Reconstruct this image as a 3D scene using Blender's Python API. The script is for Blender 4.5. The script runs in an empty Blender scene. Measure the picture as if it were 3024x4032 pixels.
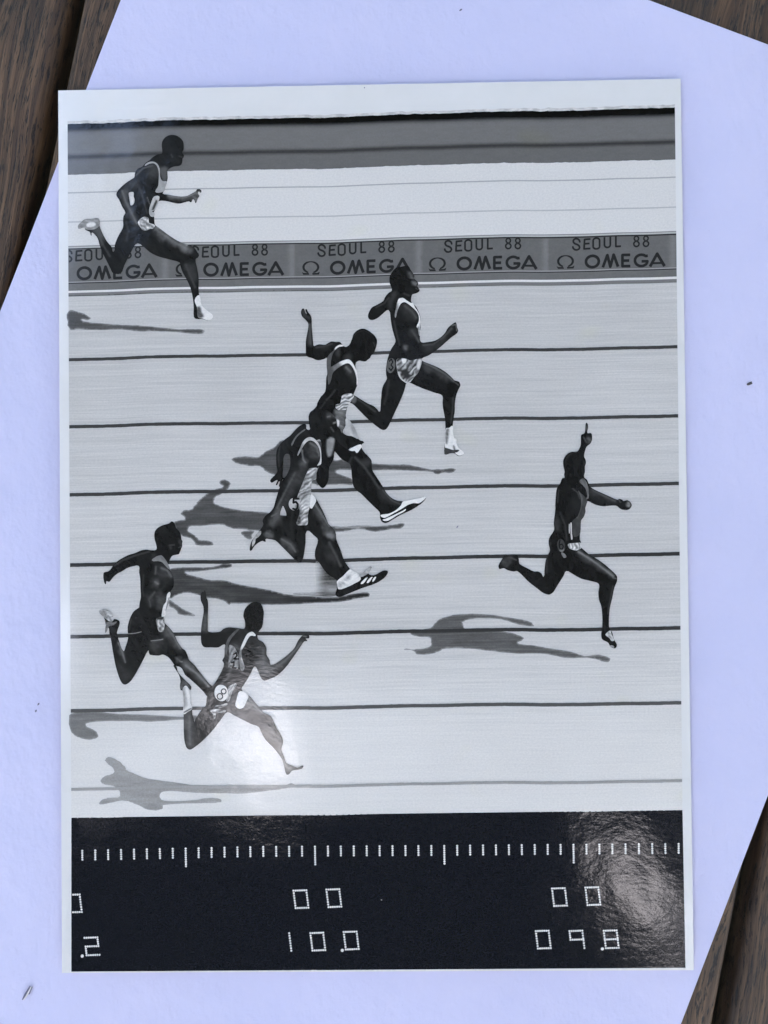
import bpy, math, random
import numpy as np
from mathutils import Vector, geometry
S = bpy.context.scene
rad = math.radians

# ------------------------------------------------------------------ camera, sky, sun, exposure
CAM_ROT = (0.0129074, 0.01258773, -0.01039052)
CAM_LOC = (0.00727898, 0.00085133, 0.25926032)
FPX, CXP, CYP = 3050.0, 1512.0, 2016.0            # focal length and centre in photograph pixels
cd = bpy.data.cameras.new('camera'); cam = bpy.data.objects.new('camera', cd)
S.collection.objects.link(cam); S.camera = cam
cam.location = CAM_LOC; cam.rotation_euler = CAM_ROT
cd.sensor_fit = 'VERTICAL'; cd.sensor_height = 24.0; cd.lens = 24.0 * FPX / 4032.0
cd.clip_start = 0.01; cd.clip_end = 500

SUN_EL, SUN_AZ = 55.0, -95.0          # azimuth of the light, degrees counter-clockwise from +x
w = bpy.data.worlds.new('World'); S.world = w; w.use_nodes = True
nt = w.node_tree; nt.nodes.clear()
sky = nt.nodes.new('ShaderNodeTexSky'); sky.sky_type = 'NISHITA'; sky.sun_disc = False
sky.sun_elevation = rad(SUN_EL); sky.sun_rotation = rad(90 - SUN_AZ)
sky.dust_density = 3.2; sky.air_density = 1.0; sky.ozone_density = 1.0
bg = nt.nodes.new('ShaderNodeBackground'); bg.inputs[1].default_value = 0.15
wo = nt.nodes.new('ShaderNodeOutputWorld')
nt.links.new(sky.outputs[0], bg.inputs[0]); nt.links.new(bg.outputs[0], wo.inputs[0])
sl = bpy.data.lights.new('sun', 'SUN'); sl.energy = 0.5; sl.angle = rad(12); sl.color = (1.0, .96, .92)
so = bpy.data.objects.new('sun', sl); S.collection.objects.link(so)
d = Vector((math.cos(rad(SUN_AZ)) * math.cos(rad(SUN_EL)), math.sin(rad(SUN_AZ)) * math.cos(rad(SUN_EL)), math.sin(rad(SUN_EL))))
so.rotation_euler = d.to_track_quat('Z', 'Y').to_euler(); so.location = d * 5
S.view_settings.view_transform = 'Standard'; S.view_settings.look = 'None'
S.view_settings.exposure = 2.95; S.view_settings.gamma = 1.0; S.view_settings.use_curve_mapping = False
S.cycles.use_denoising = True; S.cycles.denoising_prefilter = 'ACCURATE'; S.cycles.max_bounces = 8; S.cycles.diffuse_bounces = 3; S.cycles.glossy_bounces = 4

# ------------------------------------------------------------------ helpers
def rotm(rx, ry, rz):
    a, b, c = np.cos([rx, ry, rz]); s, t, u = np.sin([rx, ry, rz])
    return (np.array([[c, -u, 0], [u, c, 0], [0, 0, 1]]) @ np.array([[b, 0, t], [0, 1, 0], [-t, 0, b]])
            @ np.array([[1, 0, 0], [0, a, -s], [0, s, a]]))
RM = rotm(*CAM_ROT); CL = np.array(CAM_LOC)
def plane(P, z=0.0):
    """photograph pixels -> points of the table plane at height z"""
    P = np.asarray(P, float).reshape(-1, 2)
    D = np.stack([(P[:, 0] - CXP) / FPX, -(P[:, 1] - CYP) / FPX, -np.ones(len(P))], 1) @ RM.T
    z = np.broadcast_to(np.asarray(z, float), (len(P),))
    t = (z - CL[2]) / D[:, 2]
    return CL + D * t[:, None]

def sm(a, b, x):
    t = np.clip((x - a) / (b - a), 0, 1); return t * t * (3 - 2 * t)
def curl(x, y):
    """height of the slightly curled print over the table"""
    z = 0.0015 + 0.00022 * sm(.070, .106, x) + 0.0003 * sm(-.08, -.106, x)
    z = z + 0.0002 * sm(.09, .15, -y) * sm(-.02, .1, x) + 0.0002 * np.sin(x * 31 + y * 12)
    return z
def onprint(P, lay=0.0):
    A = plane(P, 0.001)
    A = plane(P, curl(A[:, 0], A[:, 1]) + lay)
    return A

FR = {'A': (400, 500, 450), 'B': (280, 820, 600), 'C': (1400, 1020, 450), 'D': (1350, 1380, 500), 'E': (1150, 1180, 400),
      'F': (1180, 1550, 550), 'G': (950, 1620, 450), 'H': (950, 1920, 600), 'I': (2120, 1640, 400), 'J': (1940, 2000, 550),
      'K': (1560, 2370, 880), 'L': (680, 1730, 600), 'M': (370, 2020, 450), 'N': (370, 2380, 500), 'O': (770, 2290, 500),
      'P': (680, 2580, 550), 'Q': (260, 2760, 1000), 'R': (650, 2140, 600), 'X': (0, 0, 1659)}
def pts(s):
    out = []; fr = 'X'
    for tok in s.split():
        if tok in FR: fr = tok; continue
        x, y = tok.split(','); ox, oy, k = FR[fr]
        out.append((ox + float(x) * k / 1659.0, oy + float(y) * k / 1659.0))
    return np.array(out)
def smooth(P, n=3):
    """closed centripetal-like Catmull-Rom through the points"""
    P = np.asarray(P, float); a = np.roll(P, 1, 0); b = P; c = np.roll(P, -1, 0); e = np.roll(P, -2, 0)
    L = np.linalg.norm(c - b, axis=1)[:, None]
    m1 = (c - a); m2 = (e - b)
    m1 = m1 / (np.linalg.norm(m1, axis=1)[:, None] + 1e-9) * L * .9; m2 = m2 / (np.linalg.norm(m2, axis=1)[:, None] + 1e-9) * L * .9
    out = []
    for k in range(n):
        t = k / n
        out.append((2*t**3-3*t**2+1)*b + (t**3-2*t**2+t)*m1 + (-2*t**3+3*t**2)*c + (t**3-t**2)*m2)
    return np.stack(out, 1).reshape(-1, 2)
def inside(Q, poly):
    x, y = Q[:, 0][:, None], Q[:, 1][:, None]
    a = poly; b = np.roll(poly, -1, 0)
    up = (a[:, 1] <= y) & (b[:, 1] > y); dn = (a[:, 1] > y) & (b[:, 1] <= y)
    cr = (b[:, 0]-a[:, 0])*(y-a[:, 1]) - (x-a[:, 0])*(b[:, 1]-a[:, 1])
    return ((up & (cr > 0)).sum(1) - (dn & (cr < 0)).sum(1)) != 0
def sdist(Q, poly):
    a = poly; b = np.roll(poly, -1, 0); ab = b - a
    q = Q[:, None, :] - a[None]
    t = np.clip((q * ab).sum(2) / ((ab**2).sum(1) + 1e-9), 0, 1)
    dd = np.sqrt(((q - t[..., None]*ab)**2).sum(2).min(1))
    return np.where(inside(Q, poly), dd, -dd)
def vnoise(x, y, seed=0):
    xi = np.floor(x); yi = np.floor(y); fx = x-xi; fy = y-yi
    fx = fx*fx*(3-2*fx); fy = fy*fy*(3-2*fy)
    def h(a, b):
        v = np.sin(a*127.1 + b*311.7 + seed*74.7) * 43758.5453
        return v - np.floor(v)
    return (h(xi, yi)*(1-fx)+h(xi+1, yi)*fx)*(1-fy) + (h(xi, yi+1)*(1-fx)+h(xi+1, yi+1)*fx)*fy - .5
def fbm(Q, s, seed=0, ang=0.0, stretch=1.0):
    c, n = math.cos(ang), math.sin(ang)
    u = (Q[:, 0]*c + Q[:, 1]*n) / (s*stretch); v = (-Q[:, 0]*n + Q[:, 1]*c) / s
    return vnoise(u, v, seed) + .5*vnoise(u*2.1, v*2.1, seed+1) + .25*vnoise(u*4.3, v*4.3, seed+2)
def lin(t):
    t = np.clip(np.asarray(t, float)/255.0, 0, 1)
    return np.where(t <= .04045, t/12.92, ((t+.055)/1.055)**2.4)
ALB = .80 / float(lin(203))
def albedo(t): return np.clip((lin(t) - .0035) * ALB, .006, .86)

def triangulate(adds, holes=(), step=None):
    V, Ed = [], []
    def dens(p):                                       # no outline edge longer than 22 pixels: it must follow the curl
        out = []
        for i in range(len(p)):
            a_, b_ = np.asarray(p[i], float), np.asarray(p[(i+1) % len(p)], float); k = max(1, int(np.linalg.norm(b_-a_)/22))
            out += [a_+(b_-a_)*j/k for j in range(k)]
        return np.array(out)
    adds = [dens(p) for p in adds]
    for poly in adds + [np.asarray(h) for h in holes]:
        n0 = len(V); V += [tuple(p) for p in poly]; n = len(poly)
        Ed += [(n0+i, n0+(i+1) % n) for i in range(n)]
    if step:
        A = np.concatenate(adds); lo = A.min(0); hi = A.max(0)
        gx, gy = np.meshgrid(np.arange(lo[0]+step/2, hi[0], step), np.arange(lo[1]+step/2, hi[1], step))
        G = np.stack([gx.ravel(), gy.ravel()], 1)
        G = G + (np.random.RandomState(len(G)).rand(*G.shape)-.5)*step*.3
        ok = np.zeros(len(G), bool)
        for p in adds: ok |= sdist(G, p) > step*.45
        for p in holes: ok &= sdist(G, p) < -step*.45
        V += [tuple(p) for p in G[ok]]
    v2, _, f2, *_ = geometry.delaunay_2d_cdt([Vector(v) for v in V], Ed, [], 0, 1e-4)
    P = np.array([tuple(v) for v in v2]); T = np.array([tuple(f) for f in f2 if len(f) == 3])
    c = P[T].mean(1); ok = np.zeros(len(T), bool)
    for p in adds: ok |= inside(c, p)
    for p in holes: ok &= ~inside(c, p)
    T = T[ok]
    ar = (P[T[:,1],0]-P[T[:,0],0])*(P[T[:,2],1]-P[T[:,0],1]) - (P[T[:,2],0]-P[T[:,0],0])*(P[T[:,1],1]-P[T[:,0],1])
    T = T[np.abs(ar) > .3]; ar = ar[np.abs(ar) > .3]
    T[ar > 0] = T[ar > 0][:, ::-1]                     # pixel y runs down: flip so that normals look up
    used = np.unique(T); mp = -np.ones(len(P), int); mp[used] = np.arange(len(used))
    return P[used], mp[T]

def link(name, V, F, m, parent=None, attrs=None, uv=None, smooth_=False):
    me = bpy.data.meshes.new(name); me.from_pydata([tuple(v) for v in V], [], [tuple(int(i) for i in f) for f in F])
    me.materials.append(m)
    if attrs is not None:
        a = me.attributes.new('tone', 'FLOAT', 'POINT'); a.data.foreach_set('value', np.asarray(attrs, np.float32))
    if uv is not None:
        l = me.uv_layers.new(name='UVMap'); idx = np.zeros(len(me.loops), np.int32); me.loops.foreach_get('vertex_index', idx)
        l.data.foreach_set('uv', np.asarray(uv, np.float32)[idx].ravel())
    if smooth_: me.polygons.foreach_set('use_smooth', [True]*len(me.polygons))
    me.update()
    o = bpy.data.objects.new(name, me); S.collection.objects.link(o)
    if parent: o.parent = parent
    return o
def tag(o, label=None, cat=None, group=None, kind=None):
    if label: o['label'] = label
    if cat: o['category'] = cat
    if group: o['group'] = group
    if kind: o['kind'] = kind
    return o
def vcoord(P):
    """picture row with the paper's slope and the slit camera's wobble taken out"""
    k = (P[:, 0]-268)/2389.0
    return P[:, 1] + (60 - 35*np.clip((P[:, 1]-450)/2700, 0, 1))*k - wob(P[:, 0])
def wob(x):
    return 2.2*np.sin(x/175.0+.6) + .9*np.sin(x/71.0+2) + .3*np.sin(x/33.0)
def flat(name, adds, m, lay, parent=None, tone=60, holes=(), step=None, strokes=(), mottle=(0, 10, 0, 1), fn=None, label=None, edge=None, wr=None):
    """a printed area: outlines in photograph pixels, an even tone, and softer or darker strokes inside"""
    P, T = triangulate(adds, holes, step)
    t = np.full(len(P), float(tone))
    if mottle[0]: t = t + mottle[0]*2*fbm(P, mottle[1], len(name)+int(P[0, 0]), mottle[2], mottle[3])
    if fn is not None: t = fn(P, t)
    if wr:                                             # creases or stripes of cloth: amplitude, spacing, direction
        u_ = P[:, 0]*math.cos(wr[2]) + P[:, 1]*math.sin(wr[2])
        t = t + wr[0]*np.sin(2*math.pi*(u_/wr[1] + .9*fbm(P, 26, 5)))
    for s in strokes:
        if s[0] == 'line':
            L_ = pts(s[1]); a_, b_ = L_[:-1], L_[1:]; ab = b_-a_; q_ = P[:, None, :]-a_[None]
            tt_ = np.clip((q_*ab).sum(2)/((ab**2).sum(1)+1e-9), 0, 1)
            dd = np.sqrt(((q_-tt_[..., None]*ab)**2).sum(2).min(1)) * (1 + .5*fbm(P, 16, len(s[1])))
            a = .85*np.exp(-(dd/(s[3]*.30))**2); t = t*(1-a) + s[2]*a
            continue
        poly = smooth(pts(s[0])); soft = s[2]
        a = sm(-soft, soft, sdist(P, poly) + (soft*.9*fbm(P, soft*1.3+4, len(s[0])) if soft > 7 else 0)) * (.72 if soft > 11 else 1)
        tt = s[1] + (s[3]*2*fbm(P, 9, int(s[1]), .5, 2.5) if len(s) > 3 else 0)
        t = t*(1-a) + tt*a
    if edge:
        dd = np.min([np.abs(sdist(P, p)) for p in list(adds)+list(holes)], axis=0)
        t = t + (edge[1]-t)*.85*(1-sm(0, edge[0], dd))
    W = onprint(P, lay*LAY)
    uv = np.stack([P[:, 0]/1000.0, vcoord(P)/1000.0], 1)
    o = link(name, W, T, m, parent, albedo(t), uv, True)
    if label: o['label'] = label
    return o
LAY = 3.0e-5

# ------------------------------------------------------------------ materials
def mat(name):
    m = bpy.data.materials.new(name); m.use_nodes = True; n = m.node_tree
    b = n.nodes['Principled BSDF']; return m, n, b
def N(n, t, **k):
    x = n.nodes.new(t)
    for a, v in k.items(): setattr(x, a, v)
    return x
def noise(n, vec, scale, detail=2.0, rough=.5):
    x = N(n, 'ShaderNodeTexNoise'); x.inputs['Scale'].default_value = scale
    x.inputs['Detail'].default_value = detail; x.inputs['Roughness'].default_value = rough
    if vec is not None: n.links.new(vec, x.inputs['Vector'])
    return x.outputs['Fac']
def math_(n, op, a, b=None, c=None):
    x = N(n, 'ShaderNodeMath', operation=op)
    for i, v in enumerate((a, b, c)):
        if v is None: continue
        if isinstance(v, (int, float)): x.inputs[i].default_value = v
        else: n.links.new(v, x.inputs[i])
    return x.outputs[0]
def ramp(n, fac, stops, interp='LINEAR'):
    x = N(n, 'ShaderNodeValToRGB'); x.color_ramp.interpolation = interp
    while len(x.color_ramp.elements) < len(stops): x.color_ramp.elements.new(.5)
    for e, (p, c) in zip(x.color_ramp.elements, stops):
        e.position = p; e.color = (c, c, c, 1) if isinstance(c, (int, float)) else (*c, 1)
    n.links.new(fac, x.inputs[0]); return x.outputs[0]
def scaled(n, vec, s, rot=(0, 0, 0)):
    x = N(n, 'ShaderNodeMapping'); x.inputs['Scale'].default_value = s; x.inputs['Rotation'].default_value = rot
    n.links.new(vec, x.inputs[0]); return x.outputs[0]

def gloss(n, b):
    """the glossy, faintly pebbled gelatine surface all printed areas share"""
    g = N(n, 'ShaderNodeNewGeometry').outputs['Position']
    b.inputs['Roughness'].default_value = .085; b.inputs['IOR'].default_value = 1.5
    n1 = noise(n, scaled(n, g, (1, 1.6, 1), (0, 0, .5)), 330, 4, .62)
    n2 = noise(n, g, 42, 2, .5)
    h = math_(n, 'ADD', math_(n, 'MULTIPLY', n1, .00005), math_(n, 'MULTIPLY', n2, .0003))
    bp = N(n, 'ShaderNodeBump'); bp.inputs['Strength'].default_value = .9; bp.inputs['Distance'].default_value = 1.0
    n.links.new(h, bp.inputs['Height']); n.links.new(bp.outputs[0], b.inputs['Normal'])
def print_mat(name, streak=0.0, grain=.10, tint=(1.075, 1.0, .90)):
    m, n, b = mat(name); gloss(n, b)
    at = N(n, 'ShaderNodeAttribute', attribute_name='tone').outputs['Fac']
    uv = N(n, 'ShaderNodeTexCoord').outputs['UV']
    v = at
    if streak:
        s1 = noise(n, scaled(n, uv, (.9, 95, 1)), 1, 4, .7)
        s2 = noise(n, scaled(n, uv, (3.5, 230, 1)), 1, 2, .6)
        s = math_(n, 'ADD', math_(n, 'MULTIPLY', math_(n, 'SUBTRACT', s1, .5), 1.0), math_(n, 'MULTIPLY', math_(n, 'SUBTRACT', s2, .5), .9))
        # streaks fade towards the bottom of the picture, as in the print
        sep = N(n, 'ShaderNodeSeparateXYZ'); n.links.new(uv, sep.inputs[0])
        fade = ramp(n, math_(n, 'MULTIPLY', sep.outputs[1], .25), [(.0, 1.0), (.66, 1.0), (.74, .28), (1, .2)])
        v = math_(n, 'MULTIPLY', v, math_(n, 'ADD', 1.0, math_(n, 'MULTIPLY', math_(n, 'MULTIPLY', s, fade), streak)))
    g = noise(n, scaled(n, uv, (.8, 1, 1)), 150, 2, .8)
    v = math_(n, 'MULTIPLY', v, math_(n, 'ADD', 1.0, math_(n, 'MULTIPLY', math_(n, 'SUBTRACT', g, .5), grain*2)))
    cl = N(n, 'ShaderNodeCombineColor')
    warm = ramp(n, noise(n, scaled(n, uv, (4, 5.5, 1)), 1, 1.5, .5), [(.0, 0.0), (.66, 0.0), (.80, 1.0)])
    for i in range(3):
        k = tint[i]
        v_ = math_(n, 'MULTIPLY', v, k)
        if i == 2: v_ = math_(n, 'MULTIPLY', v_, math_(n, 'SUBTRACT', 1.0, math_(n, 'MULTIPLY', warm, .10)))
        n.links.new(v_, cl.inputs[i])
    n.links.new(cl.outputs[0], b.inputs['Base Color'])
    return m
M_PIC = print_mat('printed_tone', 0, .16)
M_TRK = print_mat('printed_track', .42, .16)
M_SHD = print_mat('printed_shadow', .9, .30)
M_BLK = print_mat('printed_black', 0, .25, (.93, .97, 1.2))
M_RUN = print_mat('printed_figure', 0, .22)
M_DOT = print_mat('printed_dots', 0, .05)

m, n, b = mat('print_paper'); gloss(n, b)
g = N(n, 'ShaderNodeNewGeometry').outputs['Position']
b.inputs['Base Color'].default_value = (.80, .80, .80, 1)
c = ramp(n, noise(n, g, 60, 4, .6), [(.25, (.83, .79, .73)), (.75, (.865, .82, .765))])
n.links.new(c, b.inputs['Base Color']); M_PAPER = m

m, n, b = mat('copy_paper')
g = N(n, 'ShaderNodeNewGeometry').outputs['Position']
c = ramp(n, noise(n, g, 28, 4, .6), [(.3, (.665, .645, .83)), (.7, (.70, .67, .845))])
spk = ramp(n, noise(n, g, 900, 1, .5), [(.0, .75), (.14, .8), (.17, 1.0)])
mx = N(n, 'ShaderNodeMix', data_type='RGBA', blend_type='MULTIPLY'); mx.inputs[0].default_value = 1
n.links.new(c, mx.inputs[6]); n.links.new(spk, mx.inputs[7]); n.links.new(mx.outputs[2], b.inputs['Base Color'])
b.inputs['Roughness'].default_value = .75; b.inputs['Specular IOR Level'].default_value = .25
h = math_(n, 'ADD', math_(n, 'MULTIPLY', noise(n, g, 1100, 3, .7), .00009), math_(n, 'MULTIPLY', noise(n, scaled(n, g, (1, .6, 1), (0, 0, .4)), 60, 4, .6), .0010))
h = math_(n, 'ADD', h, math_(n, 'MULTIPLY', noise(n, scaled(n, g, (1, .5, 1), (0, 0, -.9)), 9, 1, .5), .009))
bp = N(n, 'ShaderNodeBump'); bp.inputs['Strength'].default_value = 1.0; bp.inputs['Distance'].default_value = 1.0
n.links.new(h, bp.inputs['Height']); n.links.new(bp.outputs[0], b.inputs['Normal']); M_SHEET = m

SLAT_ANG = math.atan2(1000, -204)                      # direction of the slats in the picture (pixels, y down)
p0 = plane([(286, 0)])[0]; p1 = plane([(82, 1000)])[0]
sd = (p0 - p1)[:2]; sd = sd/np.linalg.norm(sd); SANG = math.atan2(sd[1], sd[0])   # along the slats
m, n, b = mat('weathered_wood')
tc = N(n, 'ShaderNodeTexCoord').outputs['Object']
oi = N(n, 'ShaderNodeObjectInfo').outputs['Random']
va = N(n, 'ShaderNodeVectorMath', operation='ADD'); cx = N(n, 'ShaderNodeCombineXYZ'); n.links.new(math_(n, 'MULTIPLY', oi, 37.0), cx.inputs[2])
n.links.new(tc, va.inputs[0]); n.links.new(cx.outputs[0], va.inputs[1]); tc = va.outputs[0]
wv = noise(n, scaled(n, tc, (7, 30, 7)), 1, 2, .5)
wx = N(n, 'ShaderNodeCombineXYZ'); n.links.new(math_(n, 'MULTIPLY', wv, .02), wx.inputs[1])
va2 = N(n, 'ShaderNodeVectorMath', operation='ADD'); n.links.new(tc, va2.inputs[0]); n.links.new(wx.outputs[0], va2.inputs[1]); tw = va2.outputs[0]
g1 = noise(n, scaled(n, tw, (11, 430, 160)), 1, 6, .72)         # broad grain
g2 = noise(n, scaled(n, tw, (150, 1500, 600)), 1, 3, .7)        # pores
g3 = noise(n, scaled(n, tw, (14, 45, 20)), 1, 3, .6)            # cloudy wear
col = ramp(n, g1, [(.30, (.030, .014, .007)), (.45, (.070, .036, .017)), (.58, (.150, .084, .041)), (.76, (.30, .185, .100))])
por = ramp(n, g2, [(.38, .16), (.48, .95), (1, 1.0)])
cld = ramp(n, g3, [(.3, .62), (.62, 1.12)])
mx = N(n, 'ShaderNodeMix', data_type='RGBA', blend_type='MULTIPLY'); mx.inputs[0].default_value = 1
n.links.new(col, mx.inputs[6]); n.links.new(por, mx.inputs[7])
mx2 = N(n, 'ShaderNodeMix', data_type='RGBA', blend_type='MULTIPLY'); mx2.inputs[0].default_value = 1
n.links.new(mx.outputs[2], mx2.inputs[6]); n.links.new(cld, mx2.inputs[7])
n.links.new(mx2.outputs[2], b.inputs['Base Color'])
b.inputs['Roughness'].default_value = .62
h = math_(n, 'ADD', math_(n, 'MULTIPLY', g1, .0006), math_(n, 'MULTIPLY', ramp(n, g2, [(.36, 0.0), (.47, 1.0)]), .00018))
bp = N(n, 'ShaderNodeBump'); bp.inputs['Distance'].default_value = 1.0; n.links.new(h, bp.inputs['Height']); n.links.new(bp.outputs[0], b.inputs['Normal'])
M_WOOD = m

m, n, b = mat('foliage')
oi = N(n, 'ShaderNodeNewGeometry').outputs['Random Per Island']
c = ramp(n, oi, [(0, (.030, .055, .018)), (.55, (.060, .105, .022)), (.85, (.10, .15, .03)), (1, (.30, .30, .03))])
n.links.new(c, b.inputs['Base Color']); b.inputs['Roughness'].default_value = .5
tr = N(n, 'ShaderNodeBsdfTranslucent'); n.links.new(c, tr.inputs[0]); ms = N(n, 'ShaderNodeMixShader'); ms.inputs[0].default_value = .22
n.links.new(b.outputs[0], ms.inputs[1]); n.links.new(tr.outputs[0], ms.inputs[2]); n.links.new(ms.outputs[0], n.nodes['Material Output'].inputs[0]); M_LEAF = m
m, n, b = mat('bark'); b.inputs['Base Color'].default_value = (.09, .065, .05, 1); b.inputs['Roughness'].default_value = .9; M_BARK = m
m, n, b = mat('ground'); g = N(n, 'ShaderNodeNewGeometry').outputs['Position']
c = ramp(n, noise(n, g, 9, 6, .65), [(.3, (.05, .055, .03)), (.7, (.13, .12, .08))]); n.links.new(c, b.inputs['Base Color']); b.inputs['Roughness'].default_value = .95; M_GROUND = m
m, n, b = mat('dirt'); b.inputs['Base Color'].default_value = (.075, .065, .075, 1); b.inputs['Roughness'].default_value = .9; M_DIRT = m
m, n, b = mat('faint_dirt'); b.inputs['Base Color'].default_value = (.16, .15, .22, 1); b.inputs['Roughness'].default_value = .9; M_FAINT = m

# ------------------------------------------------------------------ setting: ground, tree overhead, table
tag(link('ground', [(-60, -60, -.75), (60, -60, -.75), (60, 60, -.75), (-60, 60, -.75)], [(0, 1, 2, 3)], M_GROUND), kind='structure')

# tree crown over the table; the gaps in it are what the glossy print mirrors
rng = np.random.RandomState(4)
def gaps(tx, ty):
    """1 where the crown is open to the sky, as slopes x/h, y/h seen from the table"""
    def ell(cx_, cy_, rx_, ry_, a):
        c_, s_ = math.cos(a), math.sin(a); u = (tx-cx_)*c_+(ty-cy_)*s_; v = -(tx-cx_)*s_+(ty-cy_)*c_
        return (u/rx_)**2 + (v/ry_)**2 < 1
    o = ell(-.166, -.275, .078, .044, -1.15) | ell(.292, -.475, .085, .034, -1.05) | ell(.385, -.505, .03, .03, 0)
    o |= ell(.375, -.62, .05, .03, 0) | (tx < -.43 + .10*sm(.1, .55, ty)) & (tx > -.75) & (ty > -.2) & (ty < 1.1) | ell(-.405, -.13, .045, .075, .2)
    return o
leaves_v, leaves_f = [], []
def leaf(c, L, W_):
    a = rng.rand()*2*math.pi; tl = (rng.rand()-.5)*1.3; tb = (rng.rand()-.5)*1.3
    u = np.array([math.cos(a)*math.cos(tl), math.sin(a)*math.cos(tl), math.sin(tl)]); v = np.array([-math.sin(a)*math.cos(tb), math.cos(a)*math.cos(tb), math.sin(tb)])
    i = len(leaves_v)
    leaves_v.extend([c-u*L/2, c+v*W_/2, c+u*L/2, c-v*W_/2]); leaves_f.append((i, i+1, i+2, i+3))
cnt = 0
while cnt < 17000:
    tx, ty = rng.uniform(-.62, .60), rng.uniform(-.85, .8)
    if gaps(tx, ty): continue
    h = rng.uniform(2.4, 4.2); leaf(np.array([tx*(h+.52), ty*(h+.52), h+.26]), .15, .10); cnt += 1
for _ in range(3500):                                   # thicker foliage added in front of the sun to cut its glare
    tx, ty = rng.uniform(-.42, .22), rng.uniform(-.85, -.36)
    if not gaps(tx, ty): h = rng.uniform(2.6, 4.2); leaf(np.array([tx*(h+.52), ty*(h+.52), h+.26]), .16, .11)
cnt = 0
while cnt < 36000:  # unseen outer leaves, added to block skylight from the table
    r = rng.rand()**.62*5.5; a = rng.rand()*2*math.pi; tx, ty = r*math.cos(a), r*math.sin(a)
    if gaps(tx, ty) or abs(tx) < .6 and abs(ty) < .8: continue
    if vnoise(np.array([tx*2.2]), np.array([ty*2.2]), 9)[0] < -.36: continue
    h = rng.uniform(2.2, 4.0); leaf(np.array([tx*(h+.52), ty*(h+.52), h+.26]), .34, .24); cnt += 1
ny0 = len(leaves_f)
for _ in range(90):
    tx, ty = rng.normal(.318, .018), rng.normal(-.545, .014); h = rng.uniform(2.0, 2.4)
    leaf(np.array([tx*(h+.52), ty*(h+.52), h+.26]), .07, .05)
tree = bpy.data.objects.new('tree', None); S.collection.objects.link(tree); tree.location = (3.4, 2.6, -.75)
tag(tree, 'leafy green tree overhead, mirrored with sky gaps in the glossy black strip', 'tree')
lv = np.array(leaves_v) - np.array(tree.location)
link('crown', lv, leaves_f, M_LEAF, tree)
def tube(path, radii, seg=10):
    V, F = [], []
    for i, (p, r) in enumerate(zip(path, radii)):
        p = np.array(p, float); dq = np.array(path[min(i+1, len(path)-1)], float)-np.array(path[max(i-1, 0)], float); dq /= np.linalg.norm(dq)
        a = np.cross(dq, (0.3, .9, .1)); a /= np.linalg.norm(a); bb = np.cross(dq, a)
        for k in range(seg):
            th = 2*math.pi*k/seg; V.append(p + (a*math.cos(th)+bb*math.sin(th))*r)
        if i: F += [((i-1)*seg+k, (i-1)*seg+(k+1) % seg, i*seg+(k+1) % seg, i*seg+k) for k in range(seg)]
    return V, F
V, F = tube([(0, 0, 0), (.02, .05, 1.5), (-.05, 0, 2.6), (-.4, -.3, 3.6), (-.9, -.7, 4.6)], [.2, .17, .15, .12, .05])
for pth in ([(-.05, 0, 2.6), (-1.2, -.6, 3.5), (-2.6, -1.6, 4.1), (-4.0, -2.4, 4.4)], [(0, 0, 2.4), (.2, -1.4, 3.4), (-.8, -3.4, 4.2)], [(-.05, 0, 2.7), (-1.4, .7, 3.8), (-4.2, .9, 4.5)]):
    v2, f2 = tube(pth, [.11, .08, .05, .03][:len(pth)]); k = len(V); V += v2; F += [tuple(i+k for i in f) for f in f2]
link('trunk', V, F, M_BARK, tree)

# table of slats
table = bpy.data.objects.new('slatted_table', None); S.collection.objects.link(table)
tag(table, 'weathered brown wooden table of parallel slats with dark gaps, under the paper', 'table')
sn = np.array([sd[1], -sd[0]])                          # across the slats, to the right
PITCH = abs((plane([(286, 0)])[0][:2] - plane([(3627, 0)])[0][:2]) @ sn) / 3
GAP = 0.0050
g0 = plane([(286, 0)])[0][:2] @ sn                      # offset of the first gap's middle
RB = .0035
def slat(off):
    w0 = (PITCH-GAP)/2; hgt = .022; prof = []
    for cx_, cy_, a0 in ((w0-RB, -RB, 90), (-w0+RB, -RB, 180)):
        pass
    for k in range(7):
        a = rad(90*k/6); prof.append((-w0+RB-RB*math.cos(a), -RB+RB*math.sin(a)))
    for k in range(13): prof.append((-w0+RB + (2*w0-2*RB)*(k+1)/14, 0))
    for k in range(7):
        a = rad(90-90*k/6); prof.append((w0-RB+RB*math.cos(a), -RB+RB*math.sin(a)))
    prof += [(w0, -hgt), (-w0, -hgt)]
    V, F = [], []; n_ = len(prof); L = .62; ns = 60
    for i in range(ns+1):
        s = -L + 2*L*i/ns
        for (y, z) in prof: V.append((s, -y, z))
        if i: F += [((i-1)*n_+k, (i-1)*n_+(k+1) % n_, i*n_+(k+1) % n_, i*n_+k) for k in range(n_)]
    F += [tuple(range(n_))[::-1], tuple(ns*n_+k for k in range(n_))]
    o = link('slat', V, F, M_WOOD, table, smooth_=False)
    o.data.polygons.foreach_set('use_smooth', [len(p.vertices) == 4 for p in o.data.polygons])
    c_ = sn*off; o.location = (c_[0], c_[1], -.0006); o.rotation_euler = (0, 0, SANG)
    return o
for k in range(-2, 4): slat(g0 + (k+.5)*PITCH)

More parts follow.
